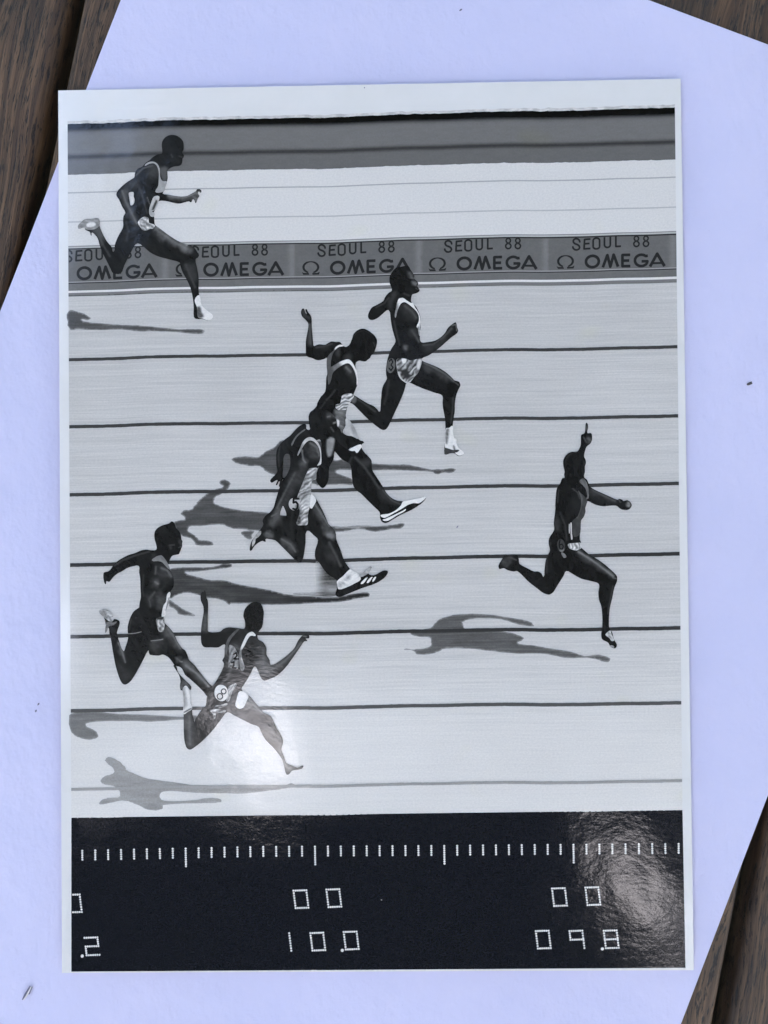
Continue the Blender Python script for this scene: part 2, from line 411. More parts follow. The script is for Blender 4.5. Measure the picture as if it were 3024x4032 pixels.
# ------------------------------------------------------------------ white sheet under the print
q = [pts('X 482,0 0,1235'), pts('X 2560,0 3024,187'), pts('X 3024,3146 2669,4032')]
A0, A1 = plane(q[0])[:, :2]; B0, B1 = plane(q[1])[:, :2]; C0, C1 = plane(q[2])[:, :2]
ev = (A0-A1); ev /= np.linalg.norm(ev); er = np.array([ev[1], -ev[0]])
xl = A0 @ er; xr = (C0 @ er + C1 @ er)/2; yt = (B0 @ ev + B1 @ ev)/2
nx, ny = 60, 84; V, F = [], []
SL = .42
for j in range(ny+1):
    for i in range(nx+1):
        u = xl + (xr-xl)*i/nx; v_ = yt - SL*j/ny; P_ = er*u + ev*v_
        und = .00022*math.sin(P_[0]*38+P_[1]*21) + .00015*math.sin(P_[1]*47-P_[0]*13)
        edge = .0009*float(sm(.02, 0, u-xl))*(.5+.5*math.sin(P_[1]*40+1))
        V.append((P_[0], P_[1], .00042+und*.4+edge*.5))
top = len(V)
V += [(a_, b_, c_-.00012) for a_, b_, c_ in V]
for j in range(ny):
    for i in range(nx):
        a_ = j*(nx+1)+i; f = (a_, a_+nx+1, a_+nx+2, a_+1); F.append(f); F.append(tuple(top+k for k in f[::-1]))
ring = [i for i in range(nx+1)] + [j*(nx+1)+nx for j in range(1, ny+1)] + [ny*(nx+1)+i for i in range(nx-1, -1, -1)] + [j*(nx+1) for j in range(ny-1, 0, -1)]
for i in range(len(ring)):
    a_, b_ = ring[i], ring[(i+1) % len(ring)]; k = len(V); V += [V[a_], V[b_], V[top+b_], V[top+a_]]; F.append((k, k+1, k+2, k+3))
sheet = link('paper_sheet', V, F, M_SHEET, smooth_=True)
tag(sheet, 'large blank lavender white sheet of paper lying askew under the photo print', 'paper')
def sliver(P, z, m_, name, parent=None):
    W_ = plane(P, z); k = len(W_)
    Z2 = W_.copy(); Z2[:, 2] += .00015
    V_ = list(W_)+list(Z2); F_ = [tuple(range(k))[::-1], tuple(range(k, 2*k))] + [(i, (i+1) % k, k+(i+1) % k, k+i) for i in range(k)]
    return link(name, V_, F_, m_, parent)
sl1 = sliver([(118, 3880), (121, 3884), (104, 3918), (90, 3937), (87, 3935), (97, 3912)], .0008, M_FAINT, 'scratch', sheet)
sl2 = sliver([(126, 3884), (128, 3886), (118, 3914), (112, 3915)], .0008, M_FAINT, 'scratch', sheet)
sl3 = sliver([(122, 3884), (125, 3886), (107, 3922), (94, 3938), (92, 3937), (104, 3916)], .00086, M_PAPER, 'scratch', sheet)
def crumb(x, y, r, el, ang, label, z=.0007):
    rg = np.random.RandomState(int(x)); V_, F_ = [], []
    seg, rings = 9, 4; c0 = plane([(x, y)], z)[0]; s_ = r*.26/3050
    for i in range(rings+1):
        ph = math.pi*i/rings
        for k in range(seg):
            th = 2*math.pi*k/seg; rr = s_*(1+.5*(rg.rand()-.5))
            a_, b_ = rr*math.sin(ph)*math.cos(th)*el, rr*math.sin(ph)*math.sin(th)
            V_.append((c0[0]+a_*math.cos(ang)-b_*math.sin(ang), c0[1]+a_*math.sin(ang)+b_*math.cos(ang), c0[2]+s_*.5*math.cos(ph)))
        if i: F_ += [((i-1)*seg+k, i*seg+k, i*seg+(k+1) % seg, (i-1)*seg+(k+1) % seg) for k in range(seg)]
    o = link('dirt_crumb', V_, F_, M_DIRT if r > 6 else M_FAINT); tag(o, label, 'dirt', 'small dirt crumbs scattered over the papers')
crumb(2950, 1511, 6.5, 2.0, .35, 'largest dark dirt crumb, right of the print near the sheet edge')
crumb(141, 2799, 3.4, 1.6, 1.0, 'tiny dark dirt crumb left of the print, lower of the close pair')
crumb(151, 2773, 3.0, 1.8, 1.0, 'tiny dark dirt crumb left of the print, upper of the close pair')
crumb(1814, 39, 3.2, 2.2, .7, 'tiny thin dark crumb on the sheet above the print, near the top edge')
crumb(1435, 345, 2.2, 1.3, 1.3, 'tiny dark speck at the top white margin of the print', .0017)
crumb(1801, 2074, 2.0, 3.0, .9, 'tiny thin dark fibre on the pale track of the print, left of the pointing runner', .00175)

# ------------------------------------------------------------------ the photo print
pr = bpy.data.objects.new('photo_print', None); S.collection.objects.link(pr)
tag(pr, 'glossy black and white photo finish print of sprinters lying on the white sheet', 'photo print')
nx, ny = 110, 160; V, F = [], []
TL, TR, BR, BL = (229, 356), (2680, 310), (2732, 3820), (244, 3831)
bl = lambda u, v: ((1-v)*((1-u)*np.array(TL)+u*np.array(TR)) + v*((1-u)*np.array(BL)+u*np.array(BR)))
G = np.array([bl(i/nx, j/ny) for j in range(ny+1) for i in range(nx+1)], float)
W_ = onprint(G, 0); top = len(W_); V = list(W_) + [(a_, b_, c_-.00025) for a_, b_, c_ in W_]
for j in range(ny):
    for i in range(nx):
        a_ = j*(nx+1)+i; f = (a_, a_+nx+1, a_+nx+2, a_+1); F.append(f); F.append(tuple(top+k for k in f[::-1]))
ring = [i for i in range(nx+1)] + [j*(nx+1)+nx for j in range(1, ny+1)] + [ny*(nx+1)+i for i in range(nx-1, -1, -1)] + [j*(nx+1) for j in range(ny-1, 0, -1)]
for i in range(len(ring)):
    a_, b_ = ring[i], ring[(i+1) % len(ring)]; k = len(V); V += [V[a_], V[b_], V[top+b_], V[top+a_]]; F.append((k, k+1, k+2, k+3))
link('paper_base', V, F, M_PAPER, pr, smooth_=True)

def xedge(y):                                            # left and right edge of the picture
    return 266+15*np.clip((y-480)/2700, 0, 1), 2657 + np.interp(y, [420, 3190, 3811], [0, 30, 42])
def row(x, yl, yr, amp=1.0):
    return yl + (yr-yl)*(x-268)/2389.0 + wob(x)*amp
def band(yl0, yr0, yl1, yr1, amp=1.0, rag=0.0, dx=16):
    """closed outline between two picture rows"""
    k = np.linspace(0, 1, int(2389/dx)+1)
    def edge(yl, yr, seed):
        l, r = xedge((yl+yr)/2); x = l+(r-l)*k
        y = row(x, yl, yr, amp) + rag*2*fbm(np.stack([x, x*0], 1), 14, seed)
        return np.stack([x, y], 1)
    a_, b_ = edge(yl0, yr0, 1), edge(yl1, yr1, 2)
    return np.concatenate([a_, b_[::-1]])
def vt(f):                                               # tone as a function of the position across a band
    return f
# track
def trk(P, t):
    return 181 + 18*sm(2350, 3000, P[:, 1]) - 3*sm(1900, 1200, P[:, 1]) + 5*fbm(P, 300, 5)
track = flat('track', [band(1166, 1112, 3220, 3190, dx=24)], M_TRK, 1, pr, step=28, fn=trk)
# upper bands
stand = flat('stadium_wall', [band(487, 422, 687, 627, rag=1.6)], M_PIC, 1, pr, step=7, mottle=(3, 8, 0, 3),
     fn=lambda P, t: t*0 + 106 - 80*sm(27, 6, vcoord(P)-494) - 22*sm(40, 6, vcoord(P)-494) - 52*np.exp(-((vcoord(P)-617)/9.0)**2) - 8*sm(617, 640, vcoord(P)) + 4*fbm(P, 7, 3, 0, 4))
hl = flat('torn_edge', [band(476, 411, 487, 422, rag=2.2)], M_PIC, 1, pr, step=6, fn=lambda P, t: t*0+186+40*fbm(P, 9, 4, 0, 2) - 60*sm(-8, -2, vcoord(P)-485)*0)
wall = flat('white_wall', [band(687, 627, 967, 909)], M_PIC, 1, pr, tone=196, step=28)
for yl, yr, tn in ((758, 697, 158), (873, 815, 168)):
    flat('wall_seam', [band(yl-2.5, yr-2.5, yl+2.5, yr+2.5)], M_PIC, 2, pr, tone=tn, step=None)
BR_ = [(967, 909, 971, 913, 128), (971, 913, 976.5, 919, 168), (976.5, 919, 981, 925, 52)]
bn = flat('banner', [band(981, 925, 1108, 1052)], M_PIC, 1, pr, step=9, mottle=(3, 9, 0, 3),
     fn=lambda P, t: t*0 + 98 + 16*np.exp(-(((P[:, 0]-160) % 500 - 490)/14.0)**2) + 5*fbm(P, 8, 6, 0, 2), label='grey advertising banner lettered across the top of the picture')
for yl, yr, y2, y3, tn in BR_: flat('banner_edge', [band(yl, yr, y2, y3)], M_PIC, 1, bn, tone=tn)
flat('banner_edge', [band(1108, 1052, 1112, 1056.5)], M_PIC, 1, bn, tone=142)
flat('banner_edge', [band(1112, 1056.5, 1116, 1060.5)], M_PIC, 1, bn, tone=50)
flat('kerb_band', [band(1116, 1060.5, 1143.5, 1088.5)], M_PIC, 1, pr, tone=102, step=9, mottle=(3, 8, 0, 3))
flat('kerb_band', [band(1143.5, 1088.5, 1152, 1098)], M_PIC, 1, pr, tone=200, label='white kerb line under the banner')
flat('kerb_band', [band(1152, 1098, 1166, 1112)], M_PIC, 1, pr, step=5, fn=lambda P, t: 112 - 78*sm(1160, 1166, vcoord(P)-2))

def stroke(P, w_, closed=False, cap=True):
    """outlines whose union is a pen stroke along P (width w_ or a list of widths)"""
    P = np.asarray(P, float); n_ = len(P); w_ = np.broadcast_to(np.asarray(w_, float), (n_,)); out = []
    for i in range(n_ if closed else n_-1):
        a_, b_ = P[i], P[(i+1) % n_]; dd = b_-a_; dd /= np.linalg.norm(dd)+1e-9; nn = np.array([-dd[1], dd[0]])
        wa, wb = w_[i]/2, w_[(i+1) % n_]/2
        out.append(np.array([a_+nn*wa, b_+nn*wb, b_-nn*wb, a_-nn*wa]))
    rng_ = range(n_) if (closed or cap) else range(1, n_-1)
    for i in rng_:
        r = w_[i]/2*.995; out.append(P[i] + r*np.array([(math.cos(t+.2), math.sin(t+.2)) for t in np.linspace(0, 2*math.pi, 9)[:-1]]))
    return out
def arc(cx_, cy_, rx_, ry_, a0, a1, n_=14):
    return [(cx_+rx_*math.cos(rad(a)), cy_+ry_*math.sin(rad(a))) for a in np.linspace(a0, a1, n_)]
# lettering of the banner, in the panel's own units (1659 units = 600 photograph pixels)
def panel(x0):
    k = 600/1659.0; st = []
    def ps(P, w_, closed=False, cap=False, slope=.028): st.extend(stroke([(x-128, y+slope*(x-128)) for x, y in P], w_, closed, cap))
    sw = 20
    # SEOUL (top row)
    ps([(384, 232), (378, 214), (362, 200), (342, 196), (322, 203), (312, 220), (316, 238), (332, 252), (358, 262), (376, 276), (382, 294), (372, 312), (350, 320), (328, 316), (312, 300), (308, 286)], sw, cap=True)
    ps([(500, 204), (436, 207), (433, 255), (490, 252)], sw); ps([(433, 255), (430, 310), (500, 307)], sw)
    ps(arc(564, 222, 35, 26, 180, 360, 9) + arc(564, 290, 35, 24, 0, 180, 9), sw, closed=True)
    ps([(652, 190)] + arc(684, 275, 32, 28, 180, 0, 9) + [(716, 188)], sw)
    ps([(776, 182), (776, 296), (832, 294)], sw)
    for cx_ in (1000, 1104):
        ps(arc(cx_, 213, 24, 26, 0, 342, 12), 17, closed=True); ps(arc(cx_, 272, 29, 29, 0, 342, 12), 18, closed=True)
    # Greek letter and the name (bottom row)
    A_ = arc(228, 440, 80, 60, 115, 425, 22); ww = [10+15*abs(math.cos(rad(a))) for a in np.linspace(115, 425, 22)]
    ps(A_, ww, cap=True)
    for poly in ([(130, 490), (148, 502), (205, 503), (212, 522), (146, 522)], [(243, 503), (300, 502), (326, 488), (316, 520), (246, 522)]):
        st.append(np.array([(x-128, y+.028*(x-128)) for x, y in poly], float))
    ps(arc(521, 450, 70, 62, 0, 345, 22), 31, closed=True)
    ps([(634, 518), (684, 386), (716, 514), (752, 384), (800, 516)], 31)
    ps([(932, 390), (848, 390), (848, 452), (922, 452)], 30); ps([(848, 452), (848, 512), (934, 512)], 30)
    ps([(1124, 402)] + arc(1054, 452, 70, 62, -48, -330, 20) + [(1120, 462), (1056, 462)], 30)
    ps([(1148, 522), (1226, 384), (1306, 522)], 32); ps([(1182, 486), (1274, 486)], 22)
    out = []
    for p in st:
        X_ = x0 + p[:, 0]*k; ybase = row(np.array([x0+200.0]), 1108, 1052)[0]
        Y_ = ybase - 6 + (p[:, 1]-522)*k - .05*0*X_
        # follow the banner's slope
        Y_ = Y_ + (row(X_, 1108, 1052) - ybase) - .028*(X_-x0)
        out.append(np.stack([X_, Y_], 1))
    return out
for x0 in (190, 688.6, 1187.7, 1686, 2190.5):
    P_ = panel(x0)
    if x0 < 250: P_ = [p for p in P_ if p[:, 0].max() > 272]
    flat('lettering', P_, M_PIC, 2, bn, tone=44, holes=[np.array([(100., 900.), (271, 900), (271, 1200), (100, 1200)])] if x0 < 250 else ())

# lane lines
for yl, yr, th, tn in ((1415, 1365, 10, 56), (1679, 1637, 10.5, 56), (1947, 1903, 11, 55), (2224, 2180, 11.5, 48), (2506, 2472, 11.5, 48), (2798, 2767, 11, 74), (3107, 3074, 9, 138)):
    th *= 1.25; tn += 7
    flat('lane_line', [band(yl-th/2, yr-th/2, yl+th/2, yr+th/2, rag=.5, dx=10)], M_RUN, 4, pr, tone=tn)

# printed shadows of the runners
def ragged(P):
    return P + np.stack([3.2*2*fbm(P, 7, 3, 0, 1), .9*2*fbm(P, 8, 7)], 1)
def shadow(s, tone, holes=(), fn=None, name='runner_shadow', m_=None, label=None):
    return flat(name, [ragged(smooth(pts(s), 5))], m_ or M_SHD, 3, pr, tone=tone, holes=[smooth(pts(h)) for h in holes], step=6, mottle=(7, 12, 0, 5), fn=fn, edge=(5.5, 150), label=label)
shadow('B -24,1118 80,1130 150,1150 190,1175 212,1200 185,1220 115,1216 200,1240 400,1258 560,1268 750,1275 900,1290 1100,1310 1200,1317 1300,1315 1420,1318 1458,1345 1400,1370 1250,1360 1100,1345 900,1340 720,1340 540,1320 350,1325 200,1325 80,1318 -22,1312', 78)
shadow('L 645,215 700,190 800,185 940,190 975,165 1010,130 1100,90 1150,30 1200,10 1500,10 F 380,600 400,780 500,780 D 260,1470 380,1475 540,1485 700,1488 850,1490 1000,1520 1150,1555 1240,1550 1300,1552 1400,1535 1470,1555 1465,1580 1400,1600 1300,1598 1240,1622 1170,1592 1060,1580 850,1570 600,1562 400,1568 F 600,908 450,910 445,945 610,1005 640,1075 500,1078 340,1085 200,1090 L 1565,490 1400,470 1250,460 1180,420 1100,385 1020,350 950,292 850,290 750,275 680,255', 76)
shadow('L 505,460 550,437 610,455 630,490 600,545 540,590 480,620 442,680 520,725 700,765 900,785 1060,800 1250,835 1400,870 H 900,410 1000,417 1150,425 1300,412 1450,420 F 430,1590 560,1580 680,1565 850,1575 1000,1570 1120,1555 1200,1540 1252,1550 1200,1600 1100,1605 960,1635 870,1640 760,1612 640,1615 540,1635 430,1640 L 1500,990 1250,1000 1000,1000 870,990 760,980 650,970 545,930 450,930 300,945 165,968 240,1050 300,1095 400,1105 445,1140 380,1157 260,1150 210,1090 100,1050 50,1020 20,900 80,880 135,860 85,810 130,770 200,765 240,720 310,640 380,590 460,545 545,515 520,490', 74)
shadow('L 740,1020 780,998 880,994 862,1040 860,1085 810,1085 770,1050', 88)
def smear(P, t):
    return t - 22*sm(900, 1250, P[:, 0]) + 14*fbm(P, 5, 8, -.03, 14)*sm(1000, 1200, P[:, 0])
shadow('R 50,290 110,265 250,258 450,258 560,245 630,217 690,215 735,240 690,265 600,275 450,295 300,310 225,318 350,360 480,395 640,400 750,430 880,460 1050,490 1200,520 1280,545 H 400,1140 480,1160 700,1178 1000,1192 1100,1180 1250,1150 1370,1140 1405,1165 1380,1190 1250,1210 1080,1245 850,1255 600,1270 350,1278 R 1190,670 1060,665 950,655 720,655 690,668 665,640 580,605 490,595 440,590 380,570 320,548 250,540 180,545 110,570 50,595 30,450', 66, fn=smear)
shadow('R 40,610 120,660 200,715 320,780 260,788 150,770 110,720 45,680', 84)
shadow('K 265,190 290,155 330,125 420,97 560,88 700,95 830,115 930,130 1000,150 1022,180 900,165 780,130 640,122 540,130 495,150 500,185 520,200 750,215 860,230 930,255 945,280 900,303 1000,320 1150,345 1300,370 1400,400 1500,392 1580,415 1592,435 1560,447 1480,425 1420,415 1250,415 1100,385 900,385 700,365 500,345 360,348 290,380 160,390 120,360 60,350 130,352 240,335 258,300 250,265 170,260 100,225 180,205', 88, label='airborne shadow of the winning runner')
shadow('Q 36,80 350,85 550,92 760,103 850,96 850,125 760,122 560,135 400,130 150,140 130,160 200,200 207,235 160,252 90,240 36,205', 112)
shadow('Q 255,380 280,367 330,385 375,420 400,455 480,490 540,510 700,530 850,552 1100,560 1300,555 1440,548 1470,538 1490,550 1440,570 1300,590 1150,605 1000,603 850,600 640,590 612,625 640,652 830,650 900,638 970,633 1018,652 980,665 860,668 635,680 625,705 580,715 520,705 450,670 380,650 290,665 225,675 220,655 270,635 350,625 345,590 320,560 240,540 228,510 260,490 310,470 300,430 270,405', 140)

# ------------------------------------------------------------------ the printed runners
def runner(outline, label, tone=34, holes=(), strokes=(), lay=5, mott=(3, 22, .8, 1.6)):
    mott = (mott[0]*1.3, 15, mott[2], 2.2)
    return flat('runner', [smooth(pts(outline))], M_RUN, lay, pr, tone=tone, holes=[smooth(pts(h)) for h in holes], step=3.4, mottle=mott, strokes=strokes, label=label)
def cloth(name, par, s, tone, lay, mott=(0, 9, 0, 1), strokes=(), label=None, step=2.8, wr=None):
    ss = s if isinstance(s, (list, tuple)) else [s]
    return flat(name, [smooth(pts(q_)) for q_ in ss], M_RUN, lay, par, tone=tone, step=step, mottle=mott, strokes=strokes, label=label, wr=wr)
def pen(name, par, fr, P, w_, tone, lay, closed=False, label=None):
    ox, oy, k = FR[fr]; k /= 1659.0
    P = [np.array([(ox+x*k, oy+y*k) for x, y in poly]) for poly in P]
    st = []
    for p in P: st += stroke(p, w_*k, closed, True)
    return flat(name, st, M_RUN, lay, par, tone=tone, label=label)
def disc(fr, cx_, cy_, rx_, ry_, rot=0):
    ox, oy, k = FR[fr]; k /= 1659.0; c_, s_ = math.cos(rad(rot)), math.sin(rad(rot))
    return np.array([(ox+k*(cx_+rx_*math.cos(t)*c_-ry_*math.sin(t)*s_), oy+k*(cy_+rx_*math.cos(t)*s_+ry_*math.sin(t)*c_)) for t in np.linspace(0, 2*math.pi, 29)[:-1]])

# top left runner
r = runner('A 880,340 872,260 885,200 930,145 1000,115 1080,122 1150,165 1185,215 1192,280 1190,330 1172,372 1195,410 1190,440 1175,460 1172,500 1160,540 1125,565 1070,570 1010,590 960,630 955,680 960,740 945,800 925,870 905,930 890,968 960,980 1060,1000 1160,1010 1240,1000 1320,960 1370,930 1385,905 1430,905 1450,930 1440,955 1410,940 1400,965 1420,1000 1395,1040 1385,1070 1365,1105 1350,1070 1325,1050 1300,1095 1270,1080 1200,1095 1130,1112 1060,1105 960,1080 870,1070 830,1080 800,1140 780,1200 760,1235 765,1330 775,1420 830,1460 960,1560 B 1157,353 1250,388 1330,420 1370,470 1380,520 1355,560 1370,640 1388,750 1388,870 1392,930 1410,1000 1425,1060 1490,1120 1530,1150 1545,1180 1525,1210 1490,1225 1430,1205 1360,1205 1335,1180 1335,1080 1325,980 1300,870 1260,780 1215,700 1190,630 1180,590 1080,560 950,525 860,480 790,420 740,385 715,385 690,410 660,460 620,540 580,620 540,710 455,705 430,660 390,580 340,480 310,400 290,330 260,290 225,265 220,300 205,260 155,235 145,210 80,222 75,190 110,150 150,120 220,115 290,105 310,130 310,190 340,270 390,360 440,420 462,475 475,400 510,310 560,220 568,180 A 311,1353 320,1290 345,1240 300,1160 250,1050 215,995 225,940 290,865 370,800 440,755 475,730 485,670 520,610 590,575 640,520 700,480 740,440 820,395 875,385',
    'runner at the top left in front of the banner', 35, ['A 395,955 430,942 465,950 465,1010 478,1050 470,1110 425,1140 410,1090 400,1020'],
    [('line', 'A 300,930 340,1060 430,1240 510,1400', 100, 14), ('line', 'A 500,700 600,600 740,560', 84, 12), ('line', 'A 1010,400 1030,440', 64, 8), ('line', 'B 1250,620 1290,720 1350,860', 64, 16), ('line', 'B 940,200 1100,290 1260,400', 150, 14), ('line', 'B 600,150 620,250 600,350', 54, 16), ('line', 'B 300,300 360,420 420,520', 66, 14), ('line', 'A 560,900 620,1100 660,1250', 62, 14), ('line', 'A 660,1020 700,1120', 96, 7), ('line', 'A 1120,420 1170,440', 62, 8),
     ('B 890,190 930,195 1000,240 1180,375 1300,440 1290,470 1150,410 1000,330 920,270', 140, 20), ('A 330,900 380,930 370,1060 440,1200 520,1400 480,1430 400,1250 330,1100 300,980', 92, 18), ('A 690,560 790,570 800,680 740,760 650,680', 74, 22),
     ('A 380,820 520,760 540,860 420,880', 66, 16), ('A 960,1000 1160,1030 1300,1000 1380,960 1380,1010 1200,1075 1000,1050', 78, 9), ('A 940,980 1160,1015 1320,965 1380,935 1340,985 1180,1035 980,1010', 120, 5),
     ('A 1300,1040 1400,930 1440,930 1410,1060 1340,1090', 92, 5, 22), ('B 230,220 310,190 370,330 330,380 280,290', 92, 16), ('B 1220,620 1340,600 1370,700 1330,800 1250,720', 62, 18), ('A 840,600 950,600 950,760 890,780', 80, 10)])
cloth('singlet', r, 'A 625,560 690,508 760,505 815,540 845,620 850,720 885,785 945,790 925,870 905,935 800,955 780,930 820,860 828,780 830,660 805,570 760,528 690,535', 148, 6, (6, 12, 1.2, 2))
cloth('number_bib', r, 'A 760,1012 835,1005 830,1070 785,1200 730,1230 765,1240 760,1300 705,1290 690,1200 720,1100', 168, 6, (14, 9, 1.0, 3), [('A 790,1060 810,1080 760,1200 730,1200', 60, 3)])
cloth('shorts', r, 'A 525,1390 560,1335 620,1303 680,1320 690,1390 775,1425 745,1475 700,1478 660,1500 600,1500 560,1450', 160, 6, (48, 7, .6, 1.6), wr=(30, 17, 2.2))
cloth('shoe', r, 'B 78,218 76,190 110,150 150,120 220,115 290,105 310,130 308,190 250,230 160,232 145,210', 130, 6, (18, 7, .2, 2.5), [('B 175,165 240,150 270,175 240,200 170,200', 200, 3)])
cloth('shoe', r, 'B 1345,1000 1392,945 1410,1000 1425,1060 1490,1120 1530,1150 1545,1180 1525,1210 1490,1222 1430,1200 1380,1185 1370,1080', 205, 6, (6, 12, 0, 1), [('B 1350,1100 1400,1070 1420,1130 1440,1180 1370,1190', 84, 5, 20)])

# upper middle runner
r = runner('C 495,350 492,290 500,240 530,190 560,150 600,120 660,112 740,95 775,110 795,150 830,200 855,245 850,280 890,320 910,350 903,380 900,402 930,445 920,475 870,500 825,515 810,560 808,620 840,650 890,710 925,790 945,860 935,930 945,1000 935,1100 950,1205 1050,1205 1150,1185 1230,1140 1300,1070 1340,1000 1410,940 1450,918 1465,935 1475,990 1490,1040 1470,1080 1400,1130 1330,1190 1240,1270 1150,1340 1060,1400 960,1445 D 1040,135 1120,170 1240,220 1340,280 1420,350 1460,390 1520,410 1535,460 1510,510 1480,590 1465,690 1460,800 1445,900 1435,980 1440,1050 1450,1140 1470,1150 1490,1160 1485,1220 1520,1280 1580,1330 1575,1360 1510,1380 1460,1345 1400,1345 1335,1360 1325,1320 1330,1220 1345,1180 1340,1020 1335,900 1315,790 1303,690 1300,590 1210,555 1080,510 960,460 880,425 830,430 815,480 790,560 730,700 670,830 620,940 575,1020 535,1040 490,1025 390,950 310,880 220,790 130,700 60,660 100,600 145,585 220,630 330,695 400,725 450,770 480,800 492,740 500,620 510,520 530,450 575,370 565,310 565,230 580,130 C 482,1394 520,1300 580,1200 560,1110 530,1000 510,880 480,740 400,790 330,850 255,885 200,875 180,830 195,770 240,700 300,670 400,610 430,550 480,490 525,460 515,400',
    'runner in mid picture with white singlet straps, head overlapping the banner', 33, (),
    [('line', 'C 800,270 840,280', 120, 7), ('line', 'C 850,340 890,350', 130, 6), ('line', 'C 880,430 915,440', 95, 6), ('line', 'C 700,500 780,530', 62, 10), ('line', 'C 720,680 820,760 880,850', 86, 18), ('line', 'C 820,1040 880,1130 920,1200', 82, 18), ('line', 'C 980,1250 1120,1240 1280,1130 1390,1010', 80, 14), ('line', 'C 1400,960 1460,950 1470,1040', 104, 10), ('line', 'C 300,700 420,640 480,560', 58, 12), ('line', 'D 1060,160 1200,225 1340,310 1450,400', 96, 16), ('line', 'D 1470,420 1510,450', 90, 8), ('line', 'D 1440,620 1430,800 1410,950', 60, 12), ('line', 'D 600,400 580,560 540,700', 52, 18), ('line', 'D 200,640 320,720 420,800', 64, 12), ('line', 'C 560,900 600,1100 640,1250', 56, 12),
     ('C 700,660 800,720 880,830 860,900 760,780 680,720', 66, 26), ('C 780,190 830,230 840,290 780,260', 82, 10), ('C 820,320 890,340 880,400 830,370', 92, 9, 14), ('C 770,1010 880,1000 920,1100 880,1160 830,1100', 62, 16), ('C 960,1240 1150,1230 1300,1120 1400,1000 1440,980 1340,1140 1160,1300 1000,1320', 58, 20),
     ('C 545,480 590,480 560,620 500,720 490,650', 62, 12), ('D 1080,190 1250,270 1380,370 1340,390 1180,290 1060,250', 74, 16), ('D 95,640 150,590 185,620 150,690', 90, 5), ('C 700,1250 760,1260 740,1330 700,1310', 84, 7, 20)])
cloth('singlet', r, 'C 615,600 635,572 690,565 740,598 800,635 835,640 860,695 910,770 940,860 932,960 942,1040 938,1110 922,1108 905,1010 885,980 918,900 915,820 880,755 800,680 720,627 680,632 645,665 605,760 582,850 568,820 588,700', 206, 6, (6, 20, 0, 1), [('C 560,700 600,640 620,700 590,860', 120, 8, 25), ('C 890,1000 930,980 930,1110 905,1060', 140, 5, 45)])
cloth('shorts', r, 'D 700,120 760,100 830,110 880,130 960,115 1025,105 1035,140 1005,240 985,290 930,350 860,430 800,410 745,360 715,290', 112, 6, (38, 10, -.9, 3.2), [('D 770,110 825,110 820,165 780,165', 215, 3), ('D 980,120 1025,120 1000,240 965,230', 190, 5), ('D 760,260 850,270 880,340 820,370 780,320', 48, 8), ('D 720,280 740,280 760,350 850,415 940,345 945,360 855,435 760,385 725,330', 185, 3)], wr=(45, 15, .75))
dn = flat('number_disc', [disc('D', 628, 198, 57, 98, 8)], M_RUN, 6, r, tone=88, step=3, mottle=(8, 8, 0, 1))
pen('numeral', dn, 'D', [[(608, 140), (632, 112), (652, 150), (630, 190), (655, 222), (628, 262), (604, 232)]], 17, 34, 7)
cloth('shoe', r, 'D 1345,1020 1390,1010 1432,985 1440,1050 1452,1140 1470,1150 1488,1160 1485,1220 1520,1280 1580,1330 1575,1358 1510,1372 1430,1310 1340,1275 1332,1225', 206, 6, (5, 16, 0, 1), [('D 1345,1030 1385,1030 1360,1220 1345,1200', 120, 6, 45), ('D 1440,1240 1460,1250 1470,1320 1450,1300', 110, 3)])
cloth('shoe_sole', r, 'D 1330,1275 1380,1282 1440,1300 1520,1300 1490,1330 1400,1342 1338,1358', 62, 7, (10, 9, 0, 2))

